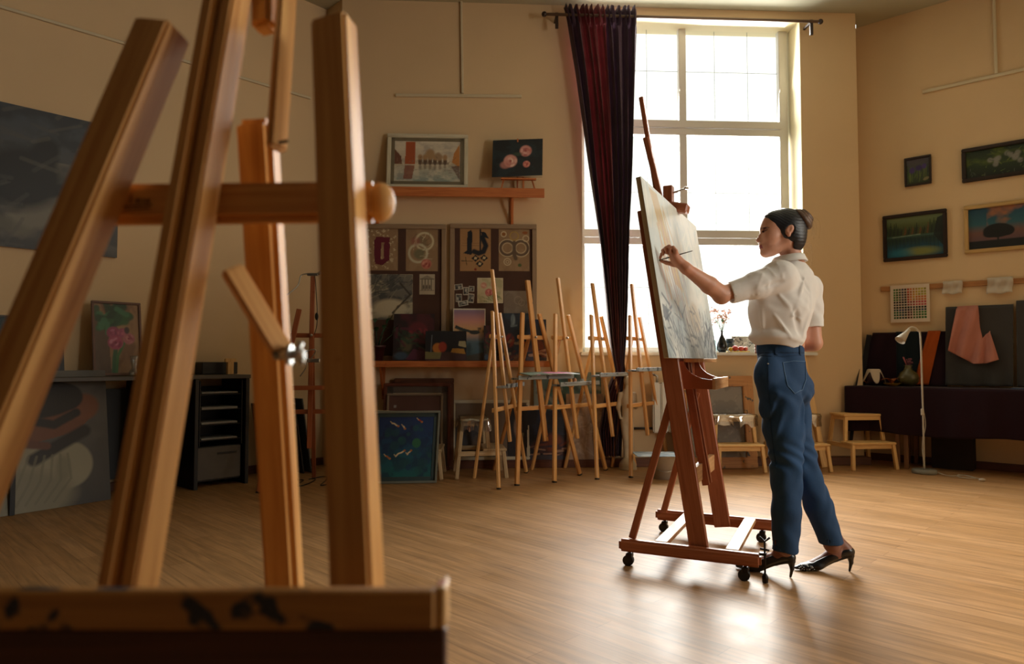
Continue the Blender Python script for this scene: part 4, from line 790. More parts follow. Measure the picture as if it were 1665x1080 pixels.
# ================================================================== A-frame easels
M_scum = wood('paint_crusted_wood', '#6c7478', '#a8acaa', .6, gs=.6, spots='#3c4246', spot_amt=.56)
def frame_of(Lp, Rp, Cp):
    L, R, C = atz(*Lp), atz(*Rp), atz(*Cp); M = (L+R)/2; d = (R-L); hs = d.length/2; d.normalize(); rb = (C-M).length; return M, math.atan2(d.y, d.x), hs, rb
def a_easel(label, M, rz, hs, rb, ttop=1.41, tray=.8, trayw=.3, mast_top=1.72, mast_bot=.32, group=None, m=None, traym=None, zc=1.2, zl=.6, traydy=.06, mw=.036, slope=.2):
    t = thing('a_frame_easel', label, 'easel', M, rz, group); m = m or M_pine; lean = slope/1.41; top = .10
    X = lambda z: hs+(top-hs)*z/1.41
    for s in (-1, 1):
        bm = NB(); bar(bm, (s*hs, 0, .002), (s*top, lean*ttop, ttop), .040, .024, up=(0, 1, 0), bev=.004); lg = obj('leg', bm, m, t); 
        bm = NB(); bar(bm, (s*hs, 0, .0), (s*X(.012), lean*.012, .012), .042, .026, up=(0, 1, 0)); obj('rubber_foot', bm, M_black, lg)
    rb = max(rb, .3); bm = NB(); bar(bm, (0, rb, .002), (0, lean*zc+.05, zc+.02), .034, .022, up=(0, 1, 0), bev=.004); obj('leg', bm, m, t)
    bm = NB(); bar(bm, (-.17, lean*zc+.023, zc), (.17, lean*zc+.023, zc), .02, .036, up=(0, 0, 1), bev=.006, segs=2); obj('crossbar', bm, m, t)
    bm = NB(); w = X(zl)+.015; bar(bm, (-w, lean*zl+.021, zl), (w, lean*zl+.021, zl), .018, .034, up=(0, 0, 1)); obj('crossbar', bm, m, t)
    bm = NB(); bar(bm, (0, lean*mast_bot-.004, mast_bot), (0, lean*mast_top-.004, mast_top), mw, .026, up=(0, 1, 0), bev=.004); ms = obj('mast', bm, m, t)
    bm = NB(); tube(bm, [(0, lean*zc-.03, zc), (0, lean*zc+.055, zc)], .005, 8); ball(bm, (0, lean*zc-.03, zc), .011, n=8); obj('wing_bolt', bm, M_metal, ms)
    y = lean*tray; bm = NB(); box(bm, (0, y-traydy, tray), (2*trayw, .085, .016)); box(bm, (0, y-traydy-.045, tray+.01), (2*trayw, .012, .034)); obj('tray', bm, traym or M_scum, t)
    bm = NB(); bar(bm, (0, y+.045, tray-.004), (0, y-traydy+.03, tray-.014), .03, .02, up=(0, 0, 1)); obj('tray_bracket', bm, m, t)
    return t
GE = 'pine easels lined up in front of the window wall'
specs = [('pine easel furthest left in the row, before the pinboard, with light paint-crusted tray', (811, 796), (856, 769), (770, 779), dict(tray=.785, trayw=.26, mast_top=1.775, slope=.155)),
 ('second pine easel from the left, its palette tray smeared with pink paint', (840.5, 790), (943, 773), (831, 762), dict(tray=.85, trayw=.33, mast_top=1.70, mw=.05, slope=.225)),
 ('pine easel standing between the pink-trayed easel and the curtain, grey crusted tray', (901.5, 785), (985, 765), (881, 762), dict(tray=.79, trayw=.31, mast_top=1.74)),
 ('pine easel standing right before the red curtain with a pale dirty tray', (971, 780), (1033, 760), (940, 757.5), dict(tray=.865, trayw=.3, mast_top=1.71)),
 ('pine easel at the right end of the row, right of the curtain', (1026, 777), (1088, 757), (1011, 757.5), dict(tray=.91, trayw=.31, mast_top=1.71, slope=.15))]
M_pinkp = painted('palette_paint', .5)
for i, (lb, L, R, C, k) in enumerate(specs):
    M, rz, hs, rb = frame_of(L, R, C); e = a_easel(lb, M, rz, hs, rb, group=GE, m=M_pine2 if i in (1, 4) else M_pine, **k)
    if i == 1:
        a_ = Art(.6, .17, '#5c6c5a', 90); a_.mottle('#3c5048', .8, 5, 1); a_.ell(.62, .5, .3, .4, '#c4648c', soft=.5); a_.ell(.2, .5, .2, .3, '#6c8474', soft=.6); a_.strokes(30, ['#c890a4', '#4c5c54', '#a8a8a0'], .3, .03, .2); z = .871
        o = panel_mesh('palette_sheet', a_, M_pinkp, lambda x, y: Matrix.Translation(M)@Matrix.Rotation(rz, 4, 'Z')@Vector((x-.3, -.075+y*.8, z+.012+.006*math.sin(x*5)+.1*y))); tag(o, 'thin palette board smeared with pink and green paint on the second easel', 'palette'); recentre(o); o.modifiers.new('t', 'SOLIDIFY').thickness = .006
# things left on trays
def jar_on(i, u, label, col, h=.05):
    M, rz, hs, rb = frame_of(*specs[i][1:4]); z = specs[i][4]['tray']+.009; p_ = Matrix.Translation(M)@Matrix.Rotation(rz, 4, 'Z')@Vector((u, .2/1.41*z-.06, z)); bm = NB(); lathe(bm, [(0, 0), (.016, 0), (.018, h*.7), (.01, h*.85), (.011, h), (0, h)], p_, n=14); recentre(tag(obj('paint_tube', bm, mat('tube_'+col[1:], col, .4)), label, 'paint tube'))
jar_on(2, -.02, 'small brown paint tube standing on the grey-trayed easel', '#b07850'); jar_on(2, .1, 'small white paint tube standing on the grey-trayed easel', '#b8b8b0', .04)
# red easel by the desk with its clamp lamp
re = a_easel('reddish beech easel standing in the corner by the folders', Vector((-1.56, 5.35, 0)), math.radians(12), .36, .62, tray=.78, trayw=.3, mast_top=1.68, m=M_beech, traym=M_beech)
lampT = thing('clip_lamp', 'chrome clip-on gooseneck lamp clamped to the top of the red easel', 'lamp', Matrix.Translation(re.location)@Matrix.Rotation(re.rotation_euler.z, 4, 'Z')@Vector((0, .235, 1.683)))
c_ = lampT.location; bm = NB(); box(bm, c_+Vector((0, 0, .012)), (.09, .03, .022), bev=.004); tube(bm, [c_+Vector((.03, 0, .01)), c_+Vector((.07, -.01, .03))], .012, 10); obj('clamp', bm, M_metal, lampT, world=True)
g2 = at(458, 488, c_.y-.1); bm = NB(); tube(bm, poly_lerp([c_+Vector((-.03, 0, .02)), c_+Vector((-.09, -.02, .0)), (c_+g2)/2+Vector((0, 0, .015)), g2+Vector((.03, 0, .03)), g2], 8), .0055, 10); obj('gooseneck', bm, M_metal, lampT, world=True)
bm = NB(); lathe(bm, [(.006, .02), (.012, .0), (.022, -.03), (.02, -.032), (0, -.028)], g2, n=16, M=Matrix.Rotation(.6, 3, 'Y')); obj('lamp_head', bm, M_metal, lampT, world=True)
bm = NB(); tube(bm, poly_lerp([c_+Vector((.02, -.02, 0)), c_+Vector((.035, -.03, -.12)), c_+Vector((.05, -.05, -.4)), c_+Vector((.0, -.09, -.6)), c_+Vector((.02, -.12, -.9)), c_+Vector((.03, -.14, -1.3))], 6), .003, 6); obj('cord', bm, M_black, lampT, world=True)
bm = NB(); ball(bm, c_+Vector((.045, -.04, -.33)), .014, (1, 1, 2.2)); obj('switch', bm, M_black, lampT, world=True)
cl2 = thing('clamp_clutter', 'second chrome clip lamp folded up at mid-height on the red easel', 'lamp', (-1.53, 5.33, 1.0)); cl2.name = 'clip_lamp'
c2_ = Vector((-1.53, 5.43, 1.0))+Vector((0, -.09, 0)); bm = NB(); box(bm, c2_, (.11, .035, .03), bev=.005); obj('clamp', bm, M_metal, cl2, world=True)
bm = NB(); tube(bm, poly_lerp([c2_+Vector((-.02, -.02, 0)), c2_+Vector((.03, -.04, .08)), c2_+Vector((-.05, -.05, .06)), c2_+Vector((-.04, -.04, -.04)), c2_+Vector((-.09, -.03, -.12))], 8), .005, 8); obj('gooseneck', bm, M_metal, cl2, world=True)
bm = NB(); lathe(bm, [(.008, .02), (.03, -.03), (.028, -.03), (0, -.02)], c2_+Vector((-.07, -.03, .0)), n=16, M=Matrix.Rotation(-1.3, 3, 'Y')); obj('lamp_head', bm, M_white, cl2, world=True)
bm = NB(); pts = []
for k in range(60): t = k/59; pts.append(atz(440+95*t+10*math.sin(t*31), 782+6*math.sin(t*14)+3*math.cos(t*33), .006))
tube(bm, pts, .004, 6); recentre(tag(obj('floor_cable', bm, M_black), 'tangled black cable lying on the floor below the red easel', 'cable'))
# ================================================================== step stools
def step_stool(label, loc, rz, m=None, group='low wooden step stools', plastic=False):
    m = m or M_birch; t = thing('step_stool', label, 'stool', loc, rz, group); H = .5; S = .25
    bm = NB(); box(bm, (0, .07, H-.011), (.40, .24, .022), bev=.004); obj('seat', bm, m, t)
    bm = NB(); box(bm, (0, -.1, S-.01), (.43, .2, .02), bev=.004); obj('step', bm, m, t)
    for s in (-1, 1):
        bm = NB(); bar(bm, (s*.172, -.03, H-.04), (s*.172, .17, H-.04), .018, .035, up=(0, 0, 1)); obj('seat_rail', bm, m, t)
        bm = NB(); bar(bm, (s*.195, -.175, S-.04), (s*.21, .215, S-.04), .018, .04, up=(0, 0, 1)); obj('side_rail', bm, m, t)
    for a, b, dd_ in (((-.17, -.035, H-.04), (.17, -.035, H-.04), .035), ((-.17, .175, H-.04), (.17, .175, H-.04), .035), ((-.2, -.17, S-.04), (.2, -.17, S-.04), .038)): bm = NB(); bar(bm, a, b, .018, dd_, up=(0, 0, 1)); obj('apron', bm, m, t)
    for s in (-1, 1):
        for a, b in (((s*.17, .175, H-.022), (s*.215, .225, .0)), ((s*.17, -.03, H-.022), (s*.188, -.045, S)), ((s*.195, -.175, S-.02), (s*.212, -.2, .0))):
            bm = NB(); bar(bm, a, b, .032, .032, up=(0, 1, 0), bev=.004); obj('leg', bm, m, t)
    if plastic:
        n = 40; co = []; fs = []; M_film = glass_mat('plastic_film', (.84, .84, .82), .35)
        prof = [(0, .0), (.5, .0), (.9, .002), (1.0, .0), (1.04, -.012), (1.05, -.04), (1.07, -.075)]
        q = np.random.default_rng(int(abs(loc[0])*100))
        rnd = q.random(n)
        for r_, dz in prof:
            for k in range(n):
                a = 2*math.pi*k/n; c, s = math.cos(a), math.sin(a); f = 1/max(abs(c), abs(s)); x = c*f*.205*r_; y = .07+s*f*.125*r_
                co.append((x+(.008*math.sin(9*a) if dz < -.02 else 0), y+(.008*math.cos(7*a) if dz < -.02 else 0), H+.003+dz*(1+.7*rnd[k])+.004*math.sin(5*a)*(r_ > .4)+.004))
        for j in range(len(prof)-1):
            for k in range(n): fs.append((j*n+k, j*n+(k+1) % n, (j+1)*n+(k+1) % n, (j+1)*n+k))
        me = bpy.data.meshes.new('plastic_cover'); me.from_pydata(co, [], fs); me.polygons.foreach_set('use_smooth', [True]*len(fs)); me.materials.append(M_film)
        pc_ = link('plastic_cover', me, t)
    return t
M_dusty = wood('dusty_birch', '#a58a66', '#c9b28c', .6)
step_stool('step stool with a bare seat in front of the plum still life table', atz(1398, 757)+Vector((-.03, -.1, 0)), math.radians(6))
step_stool('step stool wrapped in clear plastic left of the woman below the window', Vector((2.03, 6.4, 0)), math.radians(4), plastic=True)
step_stool('step stool wrapped in plastic mostly hidden behind the woman', Vector((2.63, 6.44, 0)), math.radians(5), plastic=True)
step_stool('dusty step stool under plastic by the left end easel', Vector((-.27, 6.13, 0)), math.radians(97), m=M_dusty, plastic=True)
step_stool('dusty step stool under plastic half hidden by the koi painting', Vector((-.80, 6.07, 0)), math.radians(92), m=M_dusty, plastic=True)
# ================================================================== bucket with board lid
bc = atz(1078, 778); bt = thing('bucket', 'white plastic bucket with a wire handle below the right end easel', 'bucket', (bc.x, bc.y, 0))
bm = NB(); lathe(bm, [(0, 0.001), (.088, .001), (.108, .19), (.114, .19), (.114, .2), (.104, .2), (.085, .01), (0, .01)], n=32); obj('body', bm, mat('bucket_plastic', '#b4aca0', .4), bt)
bm = NB(); tube(bm, [(.112*math.cos(a), .112*math.sin(a), .17-.1*math.sin(math.pi*k/16)) for k, a in enumerate([math.pi+math.pi*k/16 for k in range(17)])], .0025, 6); obj('handle', bm, M_metal, bt)
a_ = Art(.36, .3, '#7c8c94', 50); a_.mottle('#a8b0b0', .8, 5, 1); a_.strokes(30, ['#c8c8c0', '#4c5c6c', '#8c9ca0'], .3, .03, .3)
o = panel_mesh('palette_board', a_, M_pinkp, lambda x, y: Vector((bc.x-.24+x, bc.y-.15+y, .206))); tag(o, 'blue-grey painted board laid over the white bucket', 'board'); recentre(o); o.modifiers.new('t', 'SOLIDIFY').thickness = .005
# ================================================================== still life table along the right wall
TD = .5; ts0 = RIGHT.hit(1377, 628, TD)[0]; ts1 = RIGHT_L-.05; TZ = .75
tb = thing('still_life_table', 'long table against the right wall draped in plum cloth', 'table', RIGHT.P((ts0+ts1)/2, 0, TD/2), RIGHT.a)
L_ = (ts1-ts0)/2
bm = NB(); box(bm, (0, .01, TZ-.02), (2*L_-.02, TD-.04, .022)); obj('table_top', bm, M_birch, tb)
for x in (-L_+.42, -L_+.49, L_-1.25, L_-1.17, L_-.1):
    for y in (-TD/2+.05, TD/2-.05): bm = NB(); bar(bm, (x, y, 0), (x, y, TZ-.03), .035, .035, up=(0, 1, 0)); obj('leg', bm, wood('leg_wood', '#6e4a30', '#8a6244'), tb)
def sheet(name, label, T, nu, nv, m, cat='cloth', th=.003, parent=None, group=None):
    co = [tuple(T(i/nu, j/nv)) for j in range(nv+1) for i in range(nu+1)]; fs = [(j*(nu+1)+i, j*(nu+1)+i+1, (j+1)*(nu+1)+i+1, (j+1)*(nu+1)+i) for j in range(nv) for i in range(nu)]
    me = bpy.data.meshes.new(name); me.from_pydata(co, [], fs); me.polygons.foreach_set('use_smooth', [True]*len(fs)); me.materials.append(m); o = link(name, me, parent)
    if parent is None: tag(o, label, cat, group); recentre(o)
    sm = o.modifiers.new('t', 'SOLIDIFY'); sm.thickness = th; return o
M_plum = cloth('plum_velvet', '#200d17', .9, 0, .06); M_navy = cloth('navy_cloth', '#0e0e18', .9, 0, .05); M_grey = cloth('slate_cloth', '#3c3b3c', .9, 0, .05); M_pink = cloth('pink_silk', '#b0766a', .6, 0, .05)
def Ttab(u, v):
    s = ts0-.015+(ts1-ts0+.03)*u; d = v*1.0
    if d < .42: return RIGHT.P(s, TZ+.002+.002*math.sin(u*40), .02+(TD-.0)*d/.42)
    f = (d-.42)/.58; h = .43 if u < .42 else .40; return RIGHT.P(s, TZ+.002-h*f+.012*math.sin(u*21)*f, TD+.022+.012*f+(.008+.024*f)*math.sin(u*44+2.2*math.sin(u*9))+.01*f*math.sin(u*97))
sheet('plum_tablecloth', 'dark plum cloth over the long table, hanging down its front', Ttab, 200, 40, M_plum)
# backdrop board with dark drapes
bs0, bs1 = max(.12, RIGHT.hit(1385, 600, .14)[0]), RIGHT.hit(1540, 600, .14)[0]; bzt = RIGHT.hit(1480, 540, .06)[1]
def fold_(u, k=9, a=.012, ph=0): return a*math.sin(u*k*2+ph+1.3*math.sin(u*5))
def Tback(u, v):
    s = bs0+(bs1-bs0)*u-(.06+.14*v)*(1-u)**3*1.6*v; return RIGHT.P(s, bzt-(bzt-TZ-.008)*v, .05+.09*v+.015+fold_(u, 9, .012))
bm = NB(); bar(bm, RIGHT.P((bs0+bs1)/2, TZ+.008, .11), RIGHT.P((bs0+bs1)/2, bzt-.012, .03), bs1-bs0-.02, .015, up=RIGHT.n); recentre(tag(obj('backdrop_board', bm, M_birch), 'board behind the dark drapery at the left end of the still life table', 'board'))
sheet('black_backdrop_cloth', 'black and plum drape hanging behind the jar and the olive vase', Tback, 90, 24, M_plum)
sheet('teal_backdrop_cloth', 'dark blue-green drape hanging in the middle of the black backdrop', lambda u, v: RIGHT.P(bs0+(bs1-bs0)*(.33+.3*u)+.02*v, bzt+.004-(bzt-TZ-.012)*v, .058+.092*v+.018+fold_(u, 4, .008)+.008), 30, 24, cloth('teal_cloth', '#0e1a22', .9, 0, .05))
sheet('orange_backdrop_cloth', 'burnt orange strip of cloth hanging behind the floor lamp', lambda u, v: RIGHT.P(bs0+(bs1-bs0)*(.76+.16*u)-.12*v*(1-.2*u), bzt+.006-(bzt-TZ-.014)*v, .06+.092*v+.03+fold_(u, 3, .008)), 20, 24, cloth('orange_cloth', '#9a4818', .85, 0, .05))
def Tleft(u, v): return RIGHT.P(max(bs0-.02-.1*v, ts0-.03-.13*(1-u))+.006*math.sin(v*9), bzt-.02-(bzt-.18)*v, .03+.49*u*(.35+.65*min(1, v*1.6))+.01*math.sin(u*16))
sheet('side_drape', 'dark navy drape falling from the backdrop down the left end of the table', Tleft, 30, 40, M_navy)
# grey draped blocks
def gblock(label, s0, s1, z1, d=.22):
    t = thing('draped_board', label, 'draped board', RIGHT.P((s0+s1)/2, TZ+.007, d/2)); w = s1-s0
    bm = NB(); bar(bm, RIGHT.P((s0+s1)/2, TZ+.008, .12), RIGHT.P((s0+s1)/2, z1-.01, .035), w-.02, .02, up=RIGHT.n); obj('board', bm, M_birch, t, world=True)
    def T(u, v):
        if v < .06: return RIGHT.P(s0+w*u, z1+.004, .02+v/.06*.045)
        f = (v-.06)/.94; return RIGHT.P(s0+w*u-.01*f*math.sin(u*7), z1+.004-(z1-TZ-.014)*f, .065+.1*f+.006*math.sin(u*13+f*3)+.018*f**6*math.sin(u*20))
    o = sheet('grey_drape', '', T, 60, 30, M_grey, parent=t); o.data.transform(root_matrix(t).inverted()); return t
g0, g1 = RIGHT.hit(1538, 560, .1)[0], RIGHT.hit(1649, 560, .1)[0]; gz = RIGHT.hit(1595, 498, .05)[1]
gblock('slate grey draped board with a pink cloth hung over it', g0, g1, gz); gblock('slate grey draped board at the right edge, beside the pink-hung one', g1+.02, g1+.55, gz+.03)
PTOP = [(0, 1556, 498), (.4, 1589, 496), (.55, 1593, 530), (.66, 1597, 549), (.8, 1603, 541), (1, 1609, 538)]; PBOT = [(0, 1541, 570), (.3, 1564, 582), (.5, 1583, 592), (.8, 1604, 591), (1, 1624, 585)]
def Tpink(u, v):
    ia = lambda L, k: float(np.interp(u, [q[0] for q in L], [q[k] for q in L])); x = ia(PTOP, 1)*(1-v)+ia(PBOT, 1)*v; y = ia(PTOP, 2)*(1-v)+ia(PBOT, 2)*v; off = .12+.06*v+.02*math.sin(u*21+2*v)*(.4+v*.8); s, z = RIGHT.hit(x, y, off); return RIGHT.P(s, z, off if v > .04 else off-.03)
sheet('pink_cloth', 'dusty pink cloth hanging over the grey draped board', Tpink, 60, 30, M_pink)
# still life things
def tp(px, off, z=TZ+.006): s = RIGHT.hit(px, 618, off)[0]; return RIGHT.P(s, z, off)
jt = thing('preserve_jar', 'dark jar under a white cloth cap on the still life table', 'jar', tp(1421, .24)); bm = NB(); lathe(bm, [(0, 0), (.06, 0), (.075, .02), (.075, .1), (.05, .135), (.05, .15), (0, .15)], n=28); obj('body', bm, mat('plum_jar', '#241018', .3), jt)
def Tcap(u, v):
    a = 2*math.pi*u; r = .054*min(1, v*2.5)+(.03+.022*math.cos(a*4+1))*max(0, v-.4)*1.7; z = .158 if v < .4 else .158-.075*(v-.4)/.6*(1.1+.75*math.cos(a*4+1)); return Vector((r*math.cos(a), r*math.sin(a), z))
sheet('cloth_cap', '', Tcap, 64, 14, cloth('cap_linen', '#cfc0ae', .8, .1), parent=jt)
bm = NB(); tube(bm, [(.057*math.cos(k*.3927), .057*math.sin(k*.3927), .148) for k in range(17)], .003, 6); obj('string', bm, M_hanky, jt)
vt = thing('olive_vase', 'round olive green vase holding brushes and dried twigs on the table', 'vase', tp(1477, .22)); bm = NB(); lathe(bm, [(0, 0), (.05, 0), (.085, .04), (.092, .08), (.075, .125), (.035, .155), (.028, .18), (.036, .2), (.032, .2), (.024, .18), (0, .16)], n=36); obj('body', bm, mat('olive_glaze', '#4e4a2a', .3, .2, 12), vt)
def stick(label, name, base, d, L, r, m): bm = NB(); b0_ = Vector(base); tube(bm, [b0_, b0_+Vector(d).normalized()*L], [r*.7, r], 8); recentre(tag(obj(name, bm, m), label, name.replace('_', ' ')))
vb = vt.location+Vector((0, 0, .165))
stick('pink-red stick standing in the olive vase', 'painted_stick', vb, RIGHT.d*-.35+Vector((0, 0, 1)), .12, .007, mat('stick_pink', '#9a4a50', .5))
bm = NB(); q = np.random.default_rng(8)
for k in range(16):
    dv = RIGHT.d*q.uniform(-.1, .6)+RIGHT.n*q.uniform(-.3, .3)+Vector((0, 0, 1)); dv.normalize(); L2 = q.uniform(.05, .1); tube(bm, [vb, vb+dv*L2], .0018, 5); ball(bm, vb+dv*L2, .007, (1, 1, 1.6), n=8)
recentre(tag(obj('dried_flowers', bm, mat('dried_plum', '#6a3c48', .8)), 'bunch of dried plum coloured buds in the olive vase', 'dried flowers'))
bm = NB(); c_ = tp(1392, .28); leaf(bm, c_+RIGHT.d*-.17+Vector((0, 0, .03)), c_+RIGHT.d*.02+Vector((0, 0, .022)), .03, .12); leaf(bm, c_+RIGHT.d*.13+Vector((0, 0, .01)), c_+RIGHT.d*-.09+RIGHT.n*.03+Vector((0, 0, .02)), .032, .15); o = recentre(tag(obj('maize_husk', bm, mat('husk_orange', '#a0642c', .7, .3, 20)), 'dry orange husk lying at the left of the still life table', 'husk')); o.modifiers.new('t', 'SOLIDIFY').thickness = .003
yt_ = tp(1450, .30); bm = NB(); lathe(bm, [(0, .0), (.04, .0), (.075, .025), (.078, .028), (.04, .008), (0, .006)], yt_, n=30); recentre(tag(obj('yellow_dish', bm, mat('yellow_glaze', '#b08a24', .35, .2, 10)), 'shallow yellow dish in front of the olive vase', 'dish'))
bm = NB()
for k in range(4): c3_ = yt_+Vector((0, 0, .02)); t = k*1.5; leaf(bm, c3_, c3_+Vector((math.cos(t)*.1, math.sin(t)*.08, .035)), .032, .3)
o = recentre(tag(obj('autumn_leaves', bm, mat('leaf_orange', '#8a4a18', .7, .35, 20)), 'crumpled orange autumn leaves lying on the yellow dish', 'leaves')); o.modifiers.new('t', 'SOLIDIFY').thickness = .002
sheet('blue_cloth', 'blue cloth lying over the table corner at the right edge', lambda u, v: RIGHT.P(g1+.0+.5*u, TZ+.012 if v < .5 else TZ+.012-.1*(v-.5)*2, .2+.2*min(1, v*2)+.014+.008*math.sin(u*20)), 30, 16, cloth('blue_cotton', '#26344e', .9))
bm = NB(); ball(bm, RIGHT.P(g1+.15, TZ+.06, .32), .045); recentre(tag(obj('orange_fruit', bm, mat('orange_peel', '#b8641c', .5)), 'single orange at the right edge of the still life table', 'fruit'))
ub = NB(); bar(ub, RIGHT.P(RIGHT.hit(1517, 735, .15)[0], .15, .12), RIGHT.P(RIGHT.hit(1583, 735, .15)[0], .15, .12), .2, .3, up=(0, 0, 1)); recentre(tag(obj('cardboard_box', ub, mat('dark_card', '#241a14', .9)), 'dark cardboard box stored under the plum draped table', 'box'))
# ---- floor lamp
_s = RIGHT.hit(1503, 768, .64)[0]; fl0 = RIGHT.P(_s, 0, .64); ft = thing('floor_lamp', 'white gooseneck floor lamp standing before the plum draped table', 'floor lamp', (fl0.x, fl0.y, 0)); B = Vector((fl0.x, fl0.y, 0)); FY = 8
M_lw = mat('lamp_white', '#bdb6a8', .4, .03, 3)
bm = NB(); lathe(bm, [(0, 0), (.095, 0), (.1, .008), (.098, .03), (.09, .036), (0, .036)], B, n=40); obj('base', bm, mat('lamp_grey', '#7c7a70', .45), ft, world=True)
topz = at(1497, 548, B.y).z; pm_ = B+Vector((-.005, 0, topz)); h_ = at(1465, 549, B.y)
bm = NB(); tube(bm, poly_lerp([B+Vector((0, 0, .036)), B+Vector((0, 0, .5)), pm_+Vector((0, 0, -.04)), at(1493, 538, B.y), at(1483, 532, B.y), at(1474, 538, B.y), h_], 10), .0075, 12); obj('pole', bm, M_lw, ft, world=True)
dh = (at(1459, 558, B.y)-h_); dh = (at(1458, 560, B.y-.03)-at(1478, 537, B.y)).normalized(); a_h = at(1478, 537, B.y)
bm = NB(); lathe(bm, [(0, -.01), (.014, -.005), (.018, .03), (.045, .135), (.043, .135), (.014, .03), (0, .03)], a_h, n=30, M=rotm(dh)); obj('lamp_shade', bm, M_lw, ft, world=True)
bm = NB(); box(bm, B+Vector((-.012, -.012, at(1500, 670, B.y).z)), (.022, .022, .06), bev=.005); obj('switch', bm, M_lw, ft, world=True)
bm = NB(); zs_ = [at(1500, y, B.y).z for y in (655, 690, 720, 745)]; tube(bm, poly_lerp([B+Vector((-.012, -.01, zs_[0])), B+Vector((.014, -.012, zs_[1])), B+Vector((-.018, -.01, zs_[2])), B+Vector((-.02, -.02, zs_[3])), B+Vector((-.01, -.03, .05))], 6), .003, 6)
tube(bm, poly_lerp([B+Vector((.05, .0, .04)), atz(1521, 767, .02), atz(1543, 774, .005), atz(1570, 773, .005), atz(1586, 778, .005), atz(1560, 776, .006), atz(1560, 772, .006), atz(1594, 779, .006)], 8), .0035, 6); obj('cord', bm, M_lw, ft, world=True)
bm = NB(); ball(bm, atz(1597, 780.5, .014), .013, (2.2, 1, 1)); obj('plug', bm, M_lw, ft, world=True)
# ---- things on the window sill
SZ = wz0
def sp(px, off=-.06): s = BACK.hit(px, 570, off)[0]; return BACK.P(s, SZ+.001, off)
v0 = sp(1174); v1 = thing('black_vase', 'black teardrop vase on the window sill', 'vase', v0); bm = NB(); lathe(bm, [(0, 0), (.035, 0), (.05, .03), (.052, .07), (.035, .13), (.013, .17), (.012, .2), (.016, .21), (.01, .2), (0, .17)], n=30); obj('body', bm, mat('black_glaze', '#0e1014', .2), v1)
bm = NB(); q = np.random.default_rng(5); pet = NB()
for k in range(12):
    tip = Vector((q.uniform(-.1, .09), q.uniform(-.03, .03), q.uniform(.27, .42))); tube(bm, [v0+Vector((0, 0, .19)), v0+Vector((tip.x*.4, tip.y, .27)), v0+tip], .0015, 5)
    for j in range(9): c3_ = v0+tip+Vector((q.normal()*.014, q.normal()*.012, q.normal()*.014)); ball(pet, c3_, .0085, (1, 1, .7), n=6)
fs_ = thing('dried_bouquet', 'peach and green dried bouquet in the black vase on the sill', 'bouquet', v0+Vector((0, 0, .19))); obj('stems', bm, mat('stem_green', '#4c5c3c', .7), fs_, world=True); o = obj('blossoms', pet, mat('peach_petal', '#c09480', .8), fs_, world=True); o['kind'] = 'stuff'
bm = NB(); 
for dx, dz in ((-.075, .30), (-.07, .22), (-.06, .21), (-.02, .36), (.02, .31)): leaf(bm, v0+Vector((dx*.5, 0, dz-.02)), v0+Vector((dx-.02, -.01, dz+(.02 if dz > .25 else -.06))), .018, .1)
obj('leaves', bm, mat('sage_leaf', '#4c7048', .6), fs_, world=True)
bm = NB(); lathe(bm, [(0, 0), (.028, 0), (.03, .005), (.03, .12), (.027, .12), (.027, .006), (0, .006)], sp(1161, -.09), n=24); recentre(tag(obj('glass_tumbler', bm, glass_mat('clear_glass', (.8, .85, .85), .2)), 'clear straight glass on the sill left of the black vase', 'glass'))
bm = NB(); lathe(bm, [(0, .0), (.03, 0), (.045, .05), (.05, .09), (.046, .09), (.04, .05), (0, .01)], sp(1186, -.13)+Vector((0, 0, .0)), n=24); c_ = sp(1186, -.13); lathe(bm, [(0, .09), (.03, .09), (.042, .11), (.047, .135), (.043, .135), (.03, .1), (0, .098)], c_, n=24); recentre(tag(obj('stacked_bowls', bm, mat('blue_glaze', '#33444e', .35)), 'pair of blue-grey cups stacked behind the black vase', 'cup'))
a_ = Art(.3, .16, '#b4b4ac', 90); a_.strokes(50, ['#2c2e34', '#3c3c40', '#e0e0d8', '#17181c'], .16, .03, .2, jit=.6, a=.95); c_ = sp(1192, -.16)
o = panel_mesh('ink_card', a_, M_paper, lambda x, y: c_+BACK.d*x+Vector((0, 0, y))-BACK.n*(y*.25)); recentre(tag(o, 'card with black brush patches propped on the sill against the window', 'card')); o.modifiers.new('t', 'SOLIDIFY').thickness = .003
bt_ = NB(); c_ = sp(1200, -.05); box(bt_, c_+Vector((0, 0, .006)), (.2, .1, .01), rz=BACK.a); recentre(tag(obj('yellow_tray', bt_, mat('yellow_tray', '#c09a3c', .5)), 'small yellow tray on the sill holding the fruit', 'tray'))
for k, (dx, col, lb, r_) in enumerate(((-.03, '#a8301c', 'red apple on the yellow tray, nearest the black vase', .03), (.03, '#b8402c', 'pale red apple in the middle of the yellow tray', .027), (.075, '#b04a38', 'small pink apple at the right of the yellow tray', .024), (-.075, '#c8a030', 'yellow lemon at the left of the yellow tray', .022))):
    bm = NB(); ball(bm, c_+BACK.d*dx+Vector((0, 0, .0115+r_*.9)), r_, (1, 1, .92)); recentre(tag(obj('fruit', bm, mat('fruit'+str(k), col, .4, .2, 20)), lb, 'fruit', 'fruit on the window sill'))
